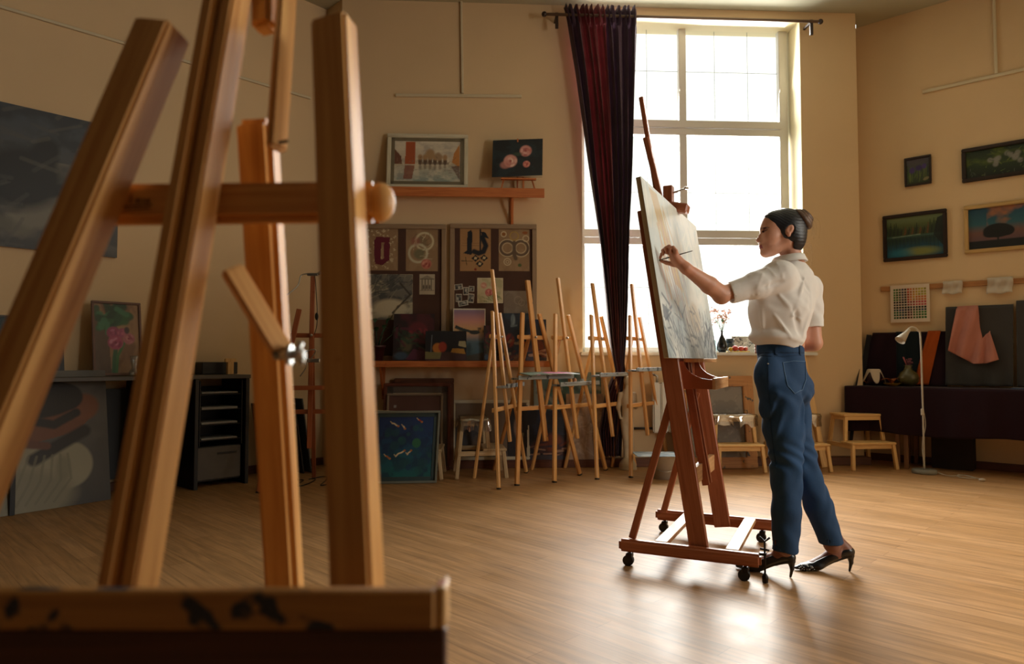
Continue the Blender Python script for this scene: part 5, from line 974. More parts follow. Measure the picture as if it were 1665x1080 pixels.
# plaster figure on the plinth: built with the sculptor below
# ================================================================== big studio easel on castors
EC = Vector((.985, 3.64, 0)); ERZ = math.radians(-25.46); EM = Matrix.Translation(EC)@Matrix.Rotation(ERZ, 4, 'Z')
be = thing('studio_easel', 'large reddish H-frame studio easel on castors in front of the woman', 'easel', EC, ERZ)
def eo(nm, bm, m=None, par=None): return obj(nm, bm, m or M_beech, par or be)
EL = -.147
for s in (-1, 1):
    bm = NB(); bar(bm, (-.33, s*.37, .098), (.33, s*.37, .098), .045, .06, up=(0, 0, 1), bev=.012, segs=3); rn = eo('runner', bm)
    for x in (-.285, .255):
        bm = NB(); tube(bm, [(x, s*.37-.014, .026), (x, s*.37+.014, .026)], .026, 16); ca_ = eo('castor', bm, M_black, rn)
        bm = NB(); box(bm, (x+.006, s*.37, .052), (.03, .04, .022), bev=.004); tube(bm, [(x+.006, s*.37, .05), (x+.006, s*.37, .07)], .008, 8); ca2 = eo('castor_fork', bm, M_dmetal, rn)
    bm = NB(); x = .345; tube(bm, [(x, s*.37, .03), (x, s*.37, .19)], .0045, 8); lathe(bm, [(0, 0.0), (.013, .004), (.014, .03), (.005, .045)], (x, s*.37, 0), n=12); tube(bm, [(x-.022, s*.37, .205), (x, s*.37, .185), (x+.022, s*.37, .205)], .005, 8); box(bm, (x-.008, s*.37, .13), (.03, .03, .012)); tube(bm, [(x-.02, s*.37, .152), (x+.02, s*.37, .147)], .005, 8); eo('levelling_screw', bm, M_dmetal)
    bm = NB(); bar(bm, (.055, s*.335, .07), (.055+EL*1.68, s*.335, 1.75), .028, .088, up=(1, 0, 0), bev=.004); eo('post', bm)
    bm = NB(); bar(bm, (-.275, s*.335, .125), (-.075, s*.325, .82), .024, .034, up=(1, 0, 0), bev=.003); eo('strut', bm)
M_lightb = wood('light_beech', '#b88a5c', '#d8ae80', .45)
for x in (-.13, .2): bm = NB(); box(bm, (x, 0, .118), (.06, .7, .022)); eo('floor_rail', bm, M_lightb)
xz = lambda z: .055+EL*(z-.07)
bm = NB(); box(bm, (xz(.43), 0, .43), (.03, .64, .085)); eo('crossbar', bm, M_lightb)
bm = NB(); box(bm, (xz(1.6), 0, 1.6), (.03, .64, .07)); eo('crossbar', bm)
bm = NB()
for s in (-1, 1): bar(bm, (xz(.36)+.02, s*.035, .36), (xz(1.75)+.0, s*.035, 1.75), .028, .035, up=(1, 0, 0))
eo('mast_guide', bm)
bm = NB(); bar(bm, (xz(.5), 0, .5), (-.3, 0, 2.45), .036, .024, up=(1, 0, 0), bev=.004); bar(bm, (-.175, 0, 1.78), (-.275, 0, 2.22), .046, .03, up=(1, 0, 0), bev=.004); mst = eo('mast', bm)
bm = NB(); box(bm, (-.155, 0, 1.88), (.05, .05, .12), bev=.004); bar(bm, (-.16, 0, 1.83), (-.05, 0, 1.805), .07, .05, up=(0, 0, 1), bev=.008); eo('canvas_clamp', bm, M_beech); 
bm = NB(); tube(bm, [(-.14, 0, 1.9), (-.06, 0, 1.92)], .005, 8); ball(bm, (-.06, 0, 1.92), .012, (1, 2, .6)); eo('clamp_screw', bm, M_metal, mst)
# painter's box hanging on the posts
bm = NB(); box(bm, (-.005, 0, .865), (.2, .40, .014)); box(bm, (-.07, 0, .94), (.014, .40, .15))
for s in (-1, 1):
    poly = [(-.075, .86), (.1, .86), (.1, .905)]+[(.1-.14*math.sin(t*math.pi/2*.98), .905+.09*(1-math.cos(t*math.pi/2))) for t in [k/8 for k in range(1, 9)]]+[(-.075, .995)]
    A = [bm.verts.new((x, s*.2-.007, z)) for x, z in poly]; B = [bm.verts.new((x, s*.2+.007, z)) for x, z in poly]; bm.faces.new(A); bm.faces.new(B[::-1])
    for k in range(len(poly)): bm.faces.new((A[k], A[(k+1) % len(poly)], B[(k+1) % len(poly)], B[k]))
eo('tray_box', bm)
bm = NB(); box(bm, (.105, 0, .885), (.016, .42, .055)); eo('tray_front', bm, M_lightb)
bm = NB(); box(bm, (.005, 0, 1.0), (.1, .38, .018)); eo('canvas_ledge', bm, M_lightb)
for k, (y, c_, l_) in enumerate(((-.12, '#b8b8b4', .09), (-.06, '#6c7478', .1), (.0, '#c8c4b4', .08), (.07, '#4c5458', .1), (.12, '#a8a8a0', .07))):
    bm = NB(); p_ = EM@Vector((.02, y, .883)); q_ = EM@Vector((.02+l_*.7, y+l_*.6-.04, .884+.012)); tube(bm, [p_, (p_+q_)/2, q_], [.004, .011, .009], 10)
    recentre(tag(obj('paint_tube', bm, mat('tube_'+c_[1:], c_, .35, metal=.3)), ['pale crumpled paint tube nearest the canvas edge of the easel box', 'grey paint tube second from the near side of the easel box', 'cream paint tube in the middle of the easel box', 'dark grey paint tube in the easel box beyond the cream one', 'small pale paint tube at the far end of the easel box'][k], 'paint tube', 'paint tubes in the big easel box'))
# the canvas being painted
def a_work(a):
    a.grad([(0, '#8c989c'), (.2, '#a4b0b2'), (.5, '#ccd4d0'), (1, '#dcded6')]); a.mottle('#e6e8e2', .8, 4, 1); a.mottle('#b8c8cc', .5, 6, 3)
    a.strokes(70, ['#dce0d8', '#c4d0d0', '#e6e8e0'], .25, .014, 1.4, (0, .4, 1, 1)); a.poly([(.1, .98), (.22, .98), (.42, .42), (.3, .45)], '#c8a86a', .7); a.strokes(26, ['#d0a860', '#c8b47c', '#c09a8c'], .25, .012, -1.2, (.08, .4, .4, .95), .15)
    a.strokes(24, ['#b49ca0', '#9c8c98', '#c4a878'], .2, .008, -1.1, (.2, .35, .5, .7), .12); a.ell(.6, .27, .1, .1, '#cfcabb', soft=.3); a.ring(.62, .45, .14, .01, '#d8d8d0', .7)
    a.strokes(150, ['#5c6c7c', '#8c9aa4', '#3c4a58', '#c8ccc8', '#6c7880'], .16, .008, -.9, (0, 0, .98, .36), .5, .8); a.strokes(60, ['#3c4c5c', '#2c3c4c', '#9ca8ac'], .1, .012, 1.1, (.7, 0, 1, .25), .4, .8); a.poly([(.02, .22), (.1, .2), (.1, .28), (.03, .3)], '#4c5c6c', .8)
cO = EM@Vector((-.012, .50, 1.01)); cR = (EM.to_3x3()@Vector((0, -1, 0))); cU = (EM.to_3x3()@Vector((EL, 0, 1))).normalized()
# width runs from the far edge to the near edge so that the painted side faces the woman
cO = EM@Vector((-.012, -.76, 1.01)); 
framed('canvas_in_progress', 'big pale abstract canvas in progress resting on the studio easel', 'painting', cO+Vector((0, 0, 0)), EM.to_3x3()@Vector((0, 1, 0)), cU, 1.27, .80, lambda a: (a_work(a)), fd=.022, n=240)
# ================================================================== sculptor: smooth blended solids polygonised as one skin
class Sculpt:
    def __init__(s, lo, hi, h):
        s.lo = np.array(lo, 'f'); s.h = h; s.n = np.ceil((np.array(hi)-lo)/h).astype(int)+1; s.g = np.full(tuple(s.n), .08, 'f')
    def sub(s, lo, hi):
        a = np.maximum(0, np.floor((np.array(lo)-s.lo)/s.h).astype(int)); b = np.minimum(s.n, np.ceil((np.array(hi)-s.lo)/s.h).astype(int)+1)
        if np.any(b <= a): return None
        ax = [s.lo[i]+s.h*np.arange(a[i], b[i], dtype='f') for i in range(3)]
        return tuple(slice(a[i], b[i]) for i in range(3)), np.meshgrid(*ax, indexing='ij', sparse=True)
    def op(s, f, lo, hi, k, mode='add'):
        m = k+3*s.h+.004; r = s.sub(np.array(lo)-m, np.array(hi)+m)
        if r is None: return
        sl, (X, Y, Z) = r; b = f(X, Y, Z); a = s.g[sl]
        if mode == 'add': h = np.maximum(k-abs(a-b), 0)/k; s.g[sl] = np.minimum(a, b)-h*h*k*.25
        elif mode == 'cut': b = -b; h = np.maximum(k-abs(a-b), 0)/k; s.g[sl] = np.maximum(a, b)+h*h*k*.25
    def cap(s, p, q, r0, r1=None, k=.01, mode='add', flat=None):
        r1 = r0 if r1 is None else r1; p = np.array(p, 'f'); q = np.array(q, 'f'); d = q-p; L = float(d@d)+1e-9; R = max(r0, r1)*(max(1, 1/flat[1]) if flat else 1)
        R = max(r0, r1)*(1 if not flat else max(1, flat[1]))
        def f(X, Y, Z):
            x, y, z = X-p[0], Y-p[1], Z-p[2]; t = np.clip((x*d[0]+y*d[1]+z*d[2])/L, 0, 1); x = x-t*d[0]; y = y-t*d[1]; z = z-t*d[2]
            if flat:
                n = np.array(flat[0], float); n /= np.linalg.norm(n); c = (x*n[0]+y*n[1]+z*n[2])*(1/flat[1]-1); x = x+c*n[0]; y = y+c*n[1]; z = z+c*n[2]
            return np.sqrt(x*x+y*y+z*z)-(r0+(r1-r0)*t)
        s.op(f, np.minimum(p, q)-R, np.maximum(p, q)+R, k, mode)
    def chain(s, pts, rs, k=.01, **kw):
        for i in range(len(pts)-1): s.cap(pts[i], pts[i+1], rs[i], rs[i+1], k, **kw)
    def ell(s, c, ax, rad, k=.01, mode='add'):
        """ax: 3 unit axes, rad: 3 radii"""
        c = np.array(c, 'f'); A = np.array([np.array(a, float)/np.linalg.norm(a) for a in ax]); rad = np.array(rad, float); R = max(rad)
        def f(X, Y, Z):
            x, y, z = X-c[0], Y-c[1], Z-c[2]; q = [(x*a[0]+y*a[1]+z*a[2]) for a in A]
            k0 = np.sqrt(sum((q[i]/rad[i])**2 for i in range(3))); k1 = np.sqrt(sum((q[i]/rad[i]**2)**2 for i in range(3)))+1e-6
            return k0*(k0-1)/k1
        s.op(f, c-R, c+R, k, mode)
    def field(s, f, mode='cut', k=.004, lo=None, hi=None):
        lo = s.lo if lo is None else lo; hi = s.lo+s.h*s.n if hi is None else hi; s.op(f, lo, hi, k, mode)
    def displace(s, f, lo=None, hi=None):
        r = s.sub(s.lo if lo is None else lo, s.lo+s.h*s.n if hi is None else hi); sl, (X, Y, Z) = r; s.g[sl] = s.g[sl]+f(X, Y, Z)
    def mesh(s, name):
        g = s.g; g[0] = g[-1] = .05; g[:, 0] = g[:, -1] = .05; g[:, :, 0] = g[:, :, -1] = .05
        ins = g < 0; n = g.shape; cnt = np.zeros((n[0]-1, n[1]-1, n[2]-1), np.int8); sh = [(i, j, k) for i in (0, 1) for j in (0, 1) for k in (0, 1)]
        for i, j, k in sh: cnt += ins[i:n[0]-1+i, j:n[1]-1+j, k:n[2]-1+k]
        C = np.argwhere((cnt > 0) & (cnt < 8)); idx = np.full(cnt.shape, -1, np.int32); idx[C[:, 0], C[:, 1], C[:, 2]] = np.arange(len(C))
        P = np.zeros((len(C), 3)); W = np.zeros(len(C))
        val = {o: g[C[:, 0]+o[0], C[:, 1]+o[1], C[:, 2]+o[2]] for o in sh}
        for o in sh:
            for ax in range(3):
                if o[ax]: continue
                o2 = tuple(o[i]+(i == ax) for i in range(3)); a, b = val[o], val[o2]; m = (a < 0) != (b < 0); t = np.where(m, a/(a-b+(a == b)), 0); q = np.tile(np.array(o, float), (len(C), 1)); q[:, ax] += t; P += q*m[:, None]; W += m
        P = (C+P/W[:, None])*s.h+s.lo; F = []
        for ax in range(3):
            u, v = [(1, 2), (2, 0), (0, 1)][ax]; a = ins; sl0 = [slice(0, -1) if i == ax else slice(1, -1) for i in range(3)]; sl1 = [slice(1, None) if i == ax else slice(1, -1) for i in range(3)]
            A, B = ins[tuple(sl0)], ins[tuple(sl1)]; E = np.argwhere(A != B); inner = A[E[:, 0], E[:, 1], E[:, 2]]; c = E.copy(); 
            for i in range(3):
                if i != ax: c[:, i] += 1
            def cell(du, dv):
                q = c.copy(); q[:, u] -= du; q[:, v] -= dv; return idx[q[:, 0], q[:, 1], q[:, 2]]
            Q = np.stack([cell(1, 1), cell(0, 1), cell(0, 0), cell(1, 0)], 1); Q[~inner] = Q[~inner][:, ::-1]; F.append(Q)
        F = np.concatenate(F); F = F[(F >= 0).all(1)]; me = bpy.data.meshes.new(name); me.vertices.add(len(P)); me.vertices.foreach_set('co', P.astype('f').ravel()); me.loops.add(len(F)*4); me.loops.foreach_set('vertex_index', F.astype(np.int32).ravel())
        me.polygons.add(len(F)); me.polygons.foreach_set('loop_start', np.arange(0, len(F)*4, 4, dtype=np.int32)); me.polygons.foreach_set('use_smooth', np.ones(len(F), bool)); me.update(calc_edges=True); me.validate(); return me, P
def sculpt_obj(name, S, m, parent=None, paint=None, smooth=2):
    me, P = S.mesh(name)
    if paint is not None:
        ca = me.color_attributes.new('paint', 'FLOAT_COLOR', 'POINT'); d = np.ones((len(P), 4), 'f'); d[:, :3] = paint(P); ca.data.foreach_set('color', d.ravel())
    if parent is not None: me.transform(root_matrix(parent).inverted())
    me.materials.append(m); o = link(name, me, parent)
    if smooth: md = o.modifiers.new('smooth', 'SMOOTH'); md.iterations = smooth; md.factor = .5
    return o
V = lambda v: np.array(tuple(v), float)
# ---- plaster figure by the curtain
pf = BACK.P(BACK.hit(1019, 740, .2)[0], 0, .24)
S = Sculpt((pf.x-.13, pf.y-.12, -.005), (pf.x+.13, pf.y+.12, PL+.86), .005)
def q_(x, y, z): return (pf.x+x, pf.y+y*.8, .003+z*1.09)
S.cap(q_(0, 0, .005), q_(0, 0, .02), .085, .08, .005); S.chain([q_(-.02, 0, .03), q_(-.015, .0, .2), q_(-.03, 0, .40)], [.018, .024, .038], .02); S.chain([q_(.03, .01, .03), q_(.035, .0, .2), q_(.02, 0, .40)], [.018, .024, .038], .02)
S.chain([q_(0, 0, .41), q_(-.005, 0, .48), q_(0, 0, .58), q_(0, 0, .63)], [.052, .042, .058, .05], .02, flat=((0, 1, 0), .8)); S.chain([q_(0, 0, .63), q_(0, 0, .70)], [.024, .022], .02); S.ell(q_(0, -.005, .745), ((1, 0, 0), (0, 1, 0), (0, 0, 1)), (.034, .038, .045), .01)
S.chain([q_(-.065, 0, .63), q_(-.085, .0, .52), q_(-.07, -.03, .43)], [.02, .017, .012], .02); S.chain([q_(.065, 0, .63), q_(.082, .02, .52), q_(.06, .03, .6)], [.02, .017, .012], .02)
o = sculpt_obj('plaster_figure', S, mat('plaster', '#b8a890', .8, .05, 6)); tag(o, 'slim white plaster anatomy figure standing on the floor beside the curtain foot', 'statue'); recentre(o)
# ================================================================== the woman
wo = thing('person', 'woman with a dark bun, white shirt, high-waisted blue jeans and black heels, painting left-handed', 'person', (1.33, 3.28, 0))
fT = np.array([-.85, .53, 0]); rT = np.array([.53, .85, 0]); UP = np.array([0, 0, 1.])
a3 = lambda x, y, d: V(at(x, y, d))
# -- feet
def foot(heelpx, d, toe_lift=0.0):
    h = V(atz(*heelpx, 0)); d = np.array([d[0], d[1], 0.])/math.hypot(*d[:2]); P = lambda a, z, l=0: h+d*a+UP*z+np.array([-d[1], d[0], 0])*l
    return h, d, P
hL, dL, PL_ = foot((1286, 940), (-.80, .60)); hR, dR, PR_ = foot((1382, 930), (-.99, .12))
def add_foot(S, P, off=0.0, k=.02):
    S.chain([P(.014, .1), P(.085, .075), P(.155, .03)], [.026+off, .027+off, .03+off], k, flat=(UP, .8)); S.chain([P(.155, .028), P(.2, .018), P(.243, .012)], [.034+off, .026+off, .011+off*.5], k, flat=(UP, .55))
ankL, ankR = PL_(.045, .17), PR_(.07, .165)
kneeL, kneeR = a3(1279, 757, 3.19), a3(1304, 752, 3.34); hipL, hipR = a3(1262, 625, 3.2), a3(1285, 620, 3.36)
ankL2 = a3(1277, 890, 3.21); ankR2 = a3(1353, 886, 3.30)
neck0 = a3(1290, 438, 3.275); neck1 = a3(1281, 398, 3.27)
shL = a3(1268, 449, 3.17); elL = a3(1173, 478, 3.13); shR = a3(1315, 468, 3.39); elR = a3(1324, 558, 3.36); wrR = a3(1262, 566, 3.46)
# brush tip where the ray meets the canvas
rt = ray(1071, 423.5); nC = (EM.to_3x3()@Vector((1, 0, -EL))).normalized(); pC = EM@Vector((.011, 0, 1.01)); tt = (pC-Vector((0, 0, CAMH))).dot(nC)/rt.dot(nC); YC = (rt*tt).y
TIP = V(Vector((0, 0, CAMH))+rt*tt)
wrL = a3(1115, 436, YC-.03)
S = Sculpt((.62, 2.96, -.005), (1.74, 3.62, 1.70), .0036)
# legs, trunk
S.chain([hipL, kneeL, ankL2, ankL], [.052, .045, .032, .03], .03); S.chain([hipR, kneeR, ankR2, ankR], [.052, .045, .032, .03], .03)
add_foot(S, PL_); add_foot(S, PR_); S.cap(ankL, PL_(.05, .1), .029, .028, .02); S.cap(ankR, PR_(.06, .09), .029, .028, .02); S.cap(ankL, PL_(.016, .11), .024, .024, .015); S.cap(ankR, PR_(.014, .11), .024, .024, .015)
pel = (hipL+hipR)/2; wai = a3(1272, 556, 3.29); che = a3(1279, 480, 3.285)
S.cap(pel, wai, .07, .09, .04); S.cap(wai, che, .09, .085, .04); S.cap(che, neck0-UP*.02, .08, .045, .03); S.cap(shL, shR, .045, .045, .04)
# arms
S.chain([shL, (shL+elL)/2, elL], [.045, .042, .036], .02)
fm = elL+(wrL-elL)*.35; S.chain([elL, fm, wrL], [.0385, .0385, .0245], .012); S.ell(elL+np.array([.0, 0, -.012]), (UP, rT, fT), (.034, .034, .034), .02)
S.chain([shR, elR], [.045, .036], .02); S.chain([elR, elR+(wrR-elR)*.4, wrR], [.038, .036, .025], .012)
# right hand resting at the waist (hidden side)
for k in range(4): b = wrR+np.array([-.07, .0, .01])+UP*(.024-.016*k); S.chain([wrR, b, b+np.array([-.035, -.02, -.005]), b+np.array([-.045, -.045, -.008])], [.018, .011, .0085, .0075], .006)
S.chain([wrR, wrR+np.array([-.04, -.0, .045]), wrR+np.array([-.06, -.02, .06])], [.016, .011, .009], .006)
# left hand holding the brush
Yh = YC-.03
palm = a3(1099, 421, Yh); S.ell(palm, (a3(1091, 411, Yh)-a3(1112, 434, Yh), (0, 1, .2), np.cross(a3(1091, 411, Yh)-a3(1112, 434, Yh), (0, 1, .2))), (.044, .030, .0185), .014); S.cap(wrL, palm, .0235, .022, .015, flat=((0, 1, 0), 1.15))
HN = dict(index=([(1090, 412), (1081, 409.5), (1075.5, 413.5), (1073.5, 419.5)], .024), middle=([(1091, 408.5), (1083, 403.5), (1077.5, 407.5), (1078.5, 414)], .005), ring=([(1094, 406), (1088, 400.5), (1082, 403.5), (1083.5, 410.5)], -.014), little=([(1099, 408), (1094.5, 402), (1089, 404), (1090, 410.5)], -.032))
for nm, (pp, dy) in HN.items():
    pts = [a3(x, y, Yh+dy*(1-.25*i/3)) for i, (x, y) in enumerate(pp)]; sc = .88 if nm == 'little' else 1; S.cap(palm, pts[0], .016, .0098*sc, .008); S.chain(pts, [.0094*sc, .0082*sc, .0074*sc, .0062*sc], .0025)
th = [a3(1107, 431, Yh+.01), a3(1095, 430, Yh+.02), a3(1084, 427.5, Yh+.024), a3(1075, 424.5, Yh+.026)]; S.chain(th, [.0155, .0112, .0088, .0068], .005)
# neck and head
hf = np.array([-.985, .17, 0]); hl = np.array([-.17, -.985, 0])   # facing, left side (towards the camera)
YHD = 3.265; h3 = lambda cx, cy, lat=0.0: a3(1220+cx/9.82, 330+cy/9.82, YHD)+hl*lat
tilt = np.array([0, 0, 1.])
S.cap(neck0, a3(1284, 405, YHD+.01), .052, .047, .02); S.cap(neck0, (shL+shR)/2-UP*.02, .05, .04, .03)
S.ell(h3(555, 400), (hf, hl, UP), (.094, .073, .093), .01)                         # cranium
S.ell(h3(330, 470), (hf, hl, UP), (.050, .060, .075), .02)                       # face
S.ell(h3(300, 690), (hf*.95+UP*-.2, hl, UP), (.044, .045, .046), .025)            # jaw front
S.cap(h3(560, 640, .03), h3(250, 800, .012), .026, .018, .02); S.cap(h3(560, 640, -.03), h3(250, 800, -.012), .026, .018, .02)
S.ell(h3(218, 800), (hf, hl, UP), (.016, .018, .015), .012)                         # chin
S.ell(h3(345, 325), (hf, hl, UP), (.039, .055, .046), .02); S.ell(h3(250, 400), (hf, hl, UP), (.022, .046, .018), .015)                          # brow
S.chain([h3(212, 462), h3(160, 540), h3(116, 600)], [.007, .0075, .0085], .008); S.ell(h3(160, 622, .009), (hf, hl, UP), (.009, .0075, .006), .006); S.ell(h3(160, 622, -.009), (hf, hl, UP), (.009, .0075, .006), .006)
S.ell(h3(172, 690), (hf, hl, UP), (.011, .021, .0058), .004); S.ell(h3(180, 724), (hf, hl, UP), (.0095, .018, .0062), .004)
for s in (1, -1):
    S.ell(h3(228, 462, s*.031), (hf, hl, UP), (.016, .017, .013), .01, 'cut'); S.ell(h3(262, 466, s*.03), (hf, hl, UP), (.0145, .014, .0125), .003)
    S.ell(h3(300, 560, s*.042), (hf, hl, UP), (.03, .018, .025), .02)                # cheek
    # ear
    ec = h3(575, 490, s*.073); S.ell(ec+UP*.008, (hf*.9+UP*.25, hl, UP), (.0165, .008, .0225), .005); S.ell(ec-UP*.018+hf*.004, (hf, hl, UP), (.009, .0065, .011), .005); S.ell(ec+hl*s*.009+UP*.006+hf*.002, (hf*.9+UP*.25, hl, UP), (.009, .0055, .0145), .003, 'cut')
skin = np.array(sr('#c48e74'))
def skin_paint(P):
    c = np.tile(skin, (len(P), 1)); q = P-h3(176, 708); lip = (abs(q@hf) < .016) & (abs(q@hl) < .021) & (abs(q[:, 2]) < .0085); c[lip] = sr('#8c4448')
    for s in (1, -1):
        q = P-h3(238, 415, s*.032); m = (abs(q@hl) < .020) & (abs(q[:, 2]+.14*abs(q@hl)) < .0022) & (abs(q@hf) < .03); c[m] = sr('#5a3c30')
        q = P-h3(240, 466, s*.03); m = (abs(q@hl) < .013) & (abs(q[:, 2]) < .0032) & (abs(q@hf) < .02); c[m] = sr('#4a3434')
        q = P-h3(240, 440, s*.03); m = (abs(q@hl) < .02) & (abs(q[:, 2]) < .009) & (abs(q@hf) < .02); c[m] = c[m]*.82
    c[P[:, 2] < .26] = sr('#84584a')  # feet and ankles darkened, their shade put into the skin colour
    q = np.linalg.norm(P-palm, axis=1); c[q < .11] *= np.array([1.02, .93, .9])
    return c
def skin_material():
    m = painted('skin', .5); b = m.node_tree.nodes['Principled BSDF']; b.inputs['Subsurface Weight'].default_value = .12; b.inputs['Subsurface Radius'].default_value = (.012, .004, .002); b.inputs['Subsurface Scale'].default_value = 1.0; return m
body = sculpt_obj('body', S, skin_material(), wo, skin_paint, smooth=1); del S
# -- hair
S = Sculpt(tuple(h3(555, 400)-np.array([.14, .13, .15])), tuple(h3(555, 400)+np.array([.22, .13, .16])), .0032)
S.ell(h3(560, 400), (hf, hl, UP), (.097, .078, .094), .01); S.ell(h3(365, 318), (hf, hl, UP), (.050, .062, .056), .02); S.ell(h3(690, 590), (hf, hl, UP), (.053, .064, .064), .03)
def facecut(X, Y, Z):   # hair line: everything in front of and below it is removed
    o = h3(335, 330); x = (X-o[0])*hf[0]+(Y-o[1])*hf[1]; z = Z-o[2]; lat = abs((X-o[0])*hl[0]+(Y-o[1])*hl[1])
    d1 = -(x*.93+(-z)*.36-.004+.25*np.maximum(0, .05-lat)*0); return np.maximum(d1-.0, -1)
S.field(lambda X, Y, Z: -( ( (X-h3(290, 320)[0])*hf[0]+(Y-h3(290, 320)[1])*hf[1])*.80-(Z-h3(290, 320)[2])*.60 -.002)*1.0, 'cut', .008)
def nape(X, Y, Z):      # below-ear cut
    o = h3(600, 560); x = (X-o[0])*hf[0]+(Y-o[1])*hf[1]; z = Z-o[2]; return np.maximum(-(x+.012), z+.0-.0)
def box_front(X, Y, Z): o = h3(425, 500); x = (X-o[0])*hf[0]+(Y-o[1])*hf[1]; z = Z-o[2]; return -np.minimum(x, -z)
S.field(box_front, 'cut', .01); o2 = h3(655, 720)
S.field(lambda X, Y, Z: -np.minimum(((X-o2[0])*hf[0]+(Y-o2[1])*hf[1]), -(Z-o2[2])+.02), 'cut', .01)
S.field(lambda X, Y, Z: (Z-h3(700, 800)[2])*1.0, 'cut', .012)
def ear_hole(s): ec = h3(575, 492, s*.078); S.ell(ec, (hf*.9+UP*.25, hl, UP), (.0185, .02, .026), .006, 'cut')
ear_hole(1); ear_hole(-1)
S.displace(lambda X, Y, Z: .0005*np.sin(((Z-h3(700, 300)[2])*1.0+((X-h3(700, 300)[0])*.35))*420+6*np.sin(X*30)))
hair_m = mat('dark_hair', '#15171f', .38, .3, 40, bump=.3, bscale=300)
hr = sculpt_obj('hair', S, hair_m, wo, smooth=1)
# bun: twisted coils
bc_ = h3(835, 262, .018); bm = NB(); pts = []
for k in range(90): t = k/89; a = t*2*math.pi*2.6; r = .037*(1-.5*t); pts.append(bc_+(-hf*.8+UP*.6)*(-.012+.034*t)+(np.cross(hl, -hf*.8+UP*.6))*r*math.cos(a)*1.25+hl*r*math.sin(a))
tube(bm, pts, [.017-.004*k/89 for k in range(90)], 12); ball(bm, bc_, .027, (1, 1, 1.2)); bun = obj('hair_bun', bm, mat('bun_hair', '#5a4232', .45, .35, 50, bump=.4, bscale=250), wo, world=True)
bm = NB(); q = np.random.default_rng(3)
for k in range(16):
    st = bc_+np.array([q.normal()*.012, q.normal()*.012, q.normal()*.018]) if k < 9 else h3(840, 480+30*k*.6); e = st-hf*q.uniform(.015, .045)+UP*q.uniform(-.12, .02)+hl*q.normal()*.02; tube(bm, poly_lerp([st, (st+e)/2+UP*.02-hf*.02, e], 6), .0005, 4)
st_ = obj('loose_strands', bm, mat('strand_hair', '#b89468', .5), wo, world=True)
# -- jeans
S = Sculpt((1.10, 3.05, .08), (1.66, 3.56, 1.12), .0042)
wt = a3(1268, 566, 3.285); S.cap(pel+UP*-.01, wt, .118, .108, .03, flat=(fT, .95)); but = a3(1296, 632, 3.30)
S.ell(but, (fT, rT, UP), (.075, .13, .085), .03); S.ell(a3(1252, 612, 3.22), (fT, rT, UP), (.07, .09, .11), .03)
S.chain([a3(1268, 645, 3.2), a3(1275, 700, 3.195), kneeL, a3(1279, 830, 3.2), a3(1277, 893, 3.21)], [.094, .087, .068, .063, .060], .02)
S.chain([a3(1283, 645, 3.35), a3(1289, 700, 3.34), kneeR, a3(1331, 822, 3.32), a3(1354, 889, 3.30)], [.095, .082, .068, .062, .054], .02)
# flat hems and waist
zL = a3(1277, 893, 3.21)[2]; 
def hem(px, y0, slope): 
    o = a3(px, y0, 3.25); return lambda X, Y, Z: (Z-o[2]-(X-o[0])*slope)
S.field(hem(1277, 893, -.05), 'cut', .004, (1.10, 3.05, .08), (1.386, 3.56, .25)); S.field(hem(1354, 889, .08), 'cut', .004, (1.387, 3.05, .08), (1.66, 3.56, .25))
S.cap(ankL2-UP*.1, ankL2+UP*.05, .052, .05, .004, 'cut'); S.cap(a3(1358, 898, 3.30)-UP*.05, a3(1350, 872, 3.3), .047, .045, .004, 'cut')
ztop = a3(1268, 560, 3.285)[2]; S.field(lambda X, Y, Z: -(Z-ztop)+0*X, 'cut', .004, (1.1, 3.05, .9), (1.66, 3.56, 1.12))
def wr(X, Y, Z):        # wrinkles behind the knees, at the crotch and above the hems
    a = .0046*np.sin((Z*1.0+(X-1.3)*.9+Y*.3)*75+3*np.sin(Z*21)); m = np.exp(-((Z-.52)/.10)**2)+.7*np.exp(-((Z-.80)/.07)**2)+.6*np.exp(-((Z-.17)/.05)**2)
    b = .0055*np.sin((Z*.7-(X-1.3)*1.3-Y*.5)*55+2*np.sin(X*40)); m2 = np.exp(-((Z-.74)/.10)**2)+.5*np.exp(-((Z-.4)/.12)**2); return a*m+b*m2+.0012*np.sin(Z*33+X*60)
S.displace(wr)
# seams / waistband relief
wb_z = a3(1268, 574, 3.285)[2]; S.displace(lambda X, Y, Z: np.where((Z > wb_z) & (Z < ztop+.01), -.0022, 0)+0*X+0*Y)
den = np.array(sr('#1f4670'))
def denim_paint(P):
    c = np.tile(den, (len(P), 1)); z = P[:, 2]
    fade = .75+.35*np.exp(-((z-.55)/.2)**2)*(np.sin(P[:, 0]*31+z*9)*.3+.7); c = c*fade[:, None]
    m = abs(z-wb_z) < .0035; c[m] = c[m]*.55; 
    return c
def denim():
    m = painted('denim', .85); nt = m.node_tree; b = nt.nodes['Principled BSDF']; return m
jn = sculpt_obj('jeans', S, denim(), wo, denim_paint, smooth=1); del S
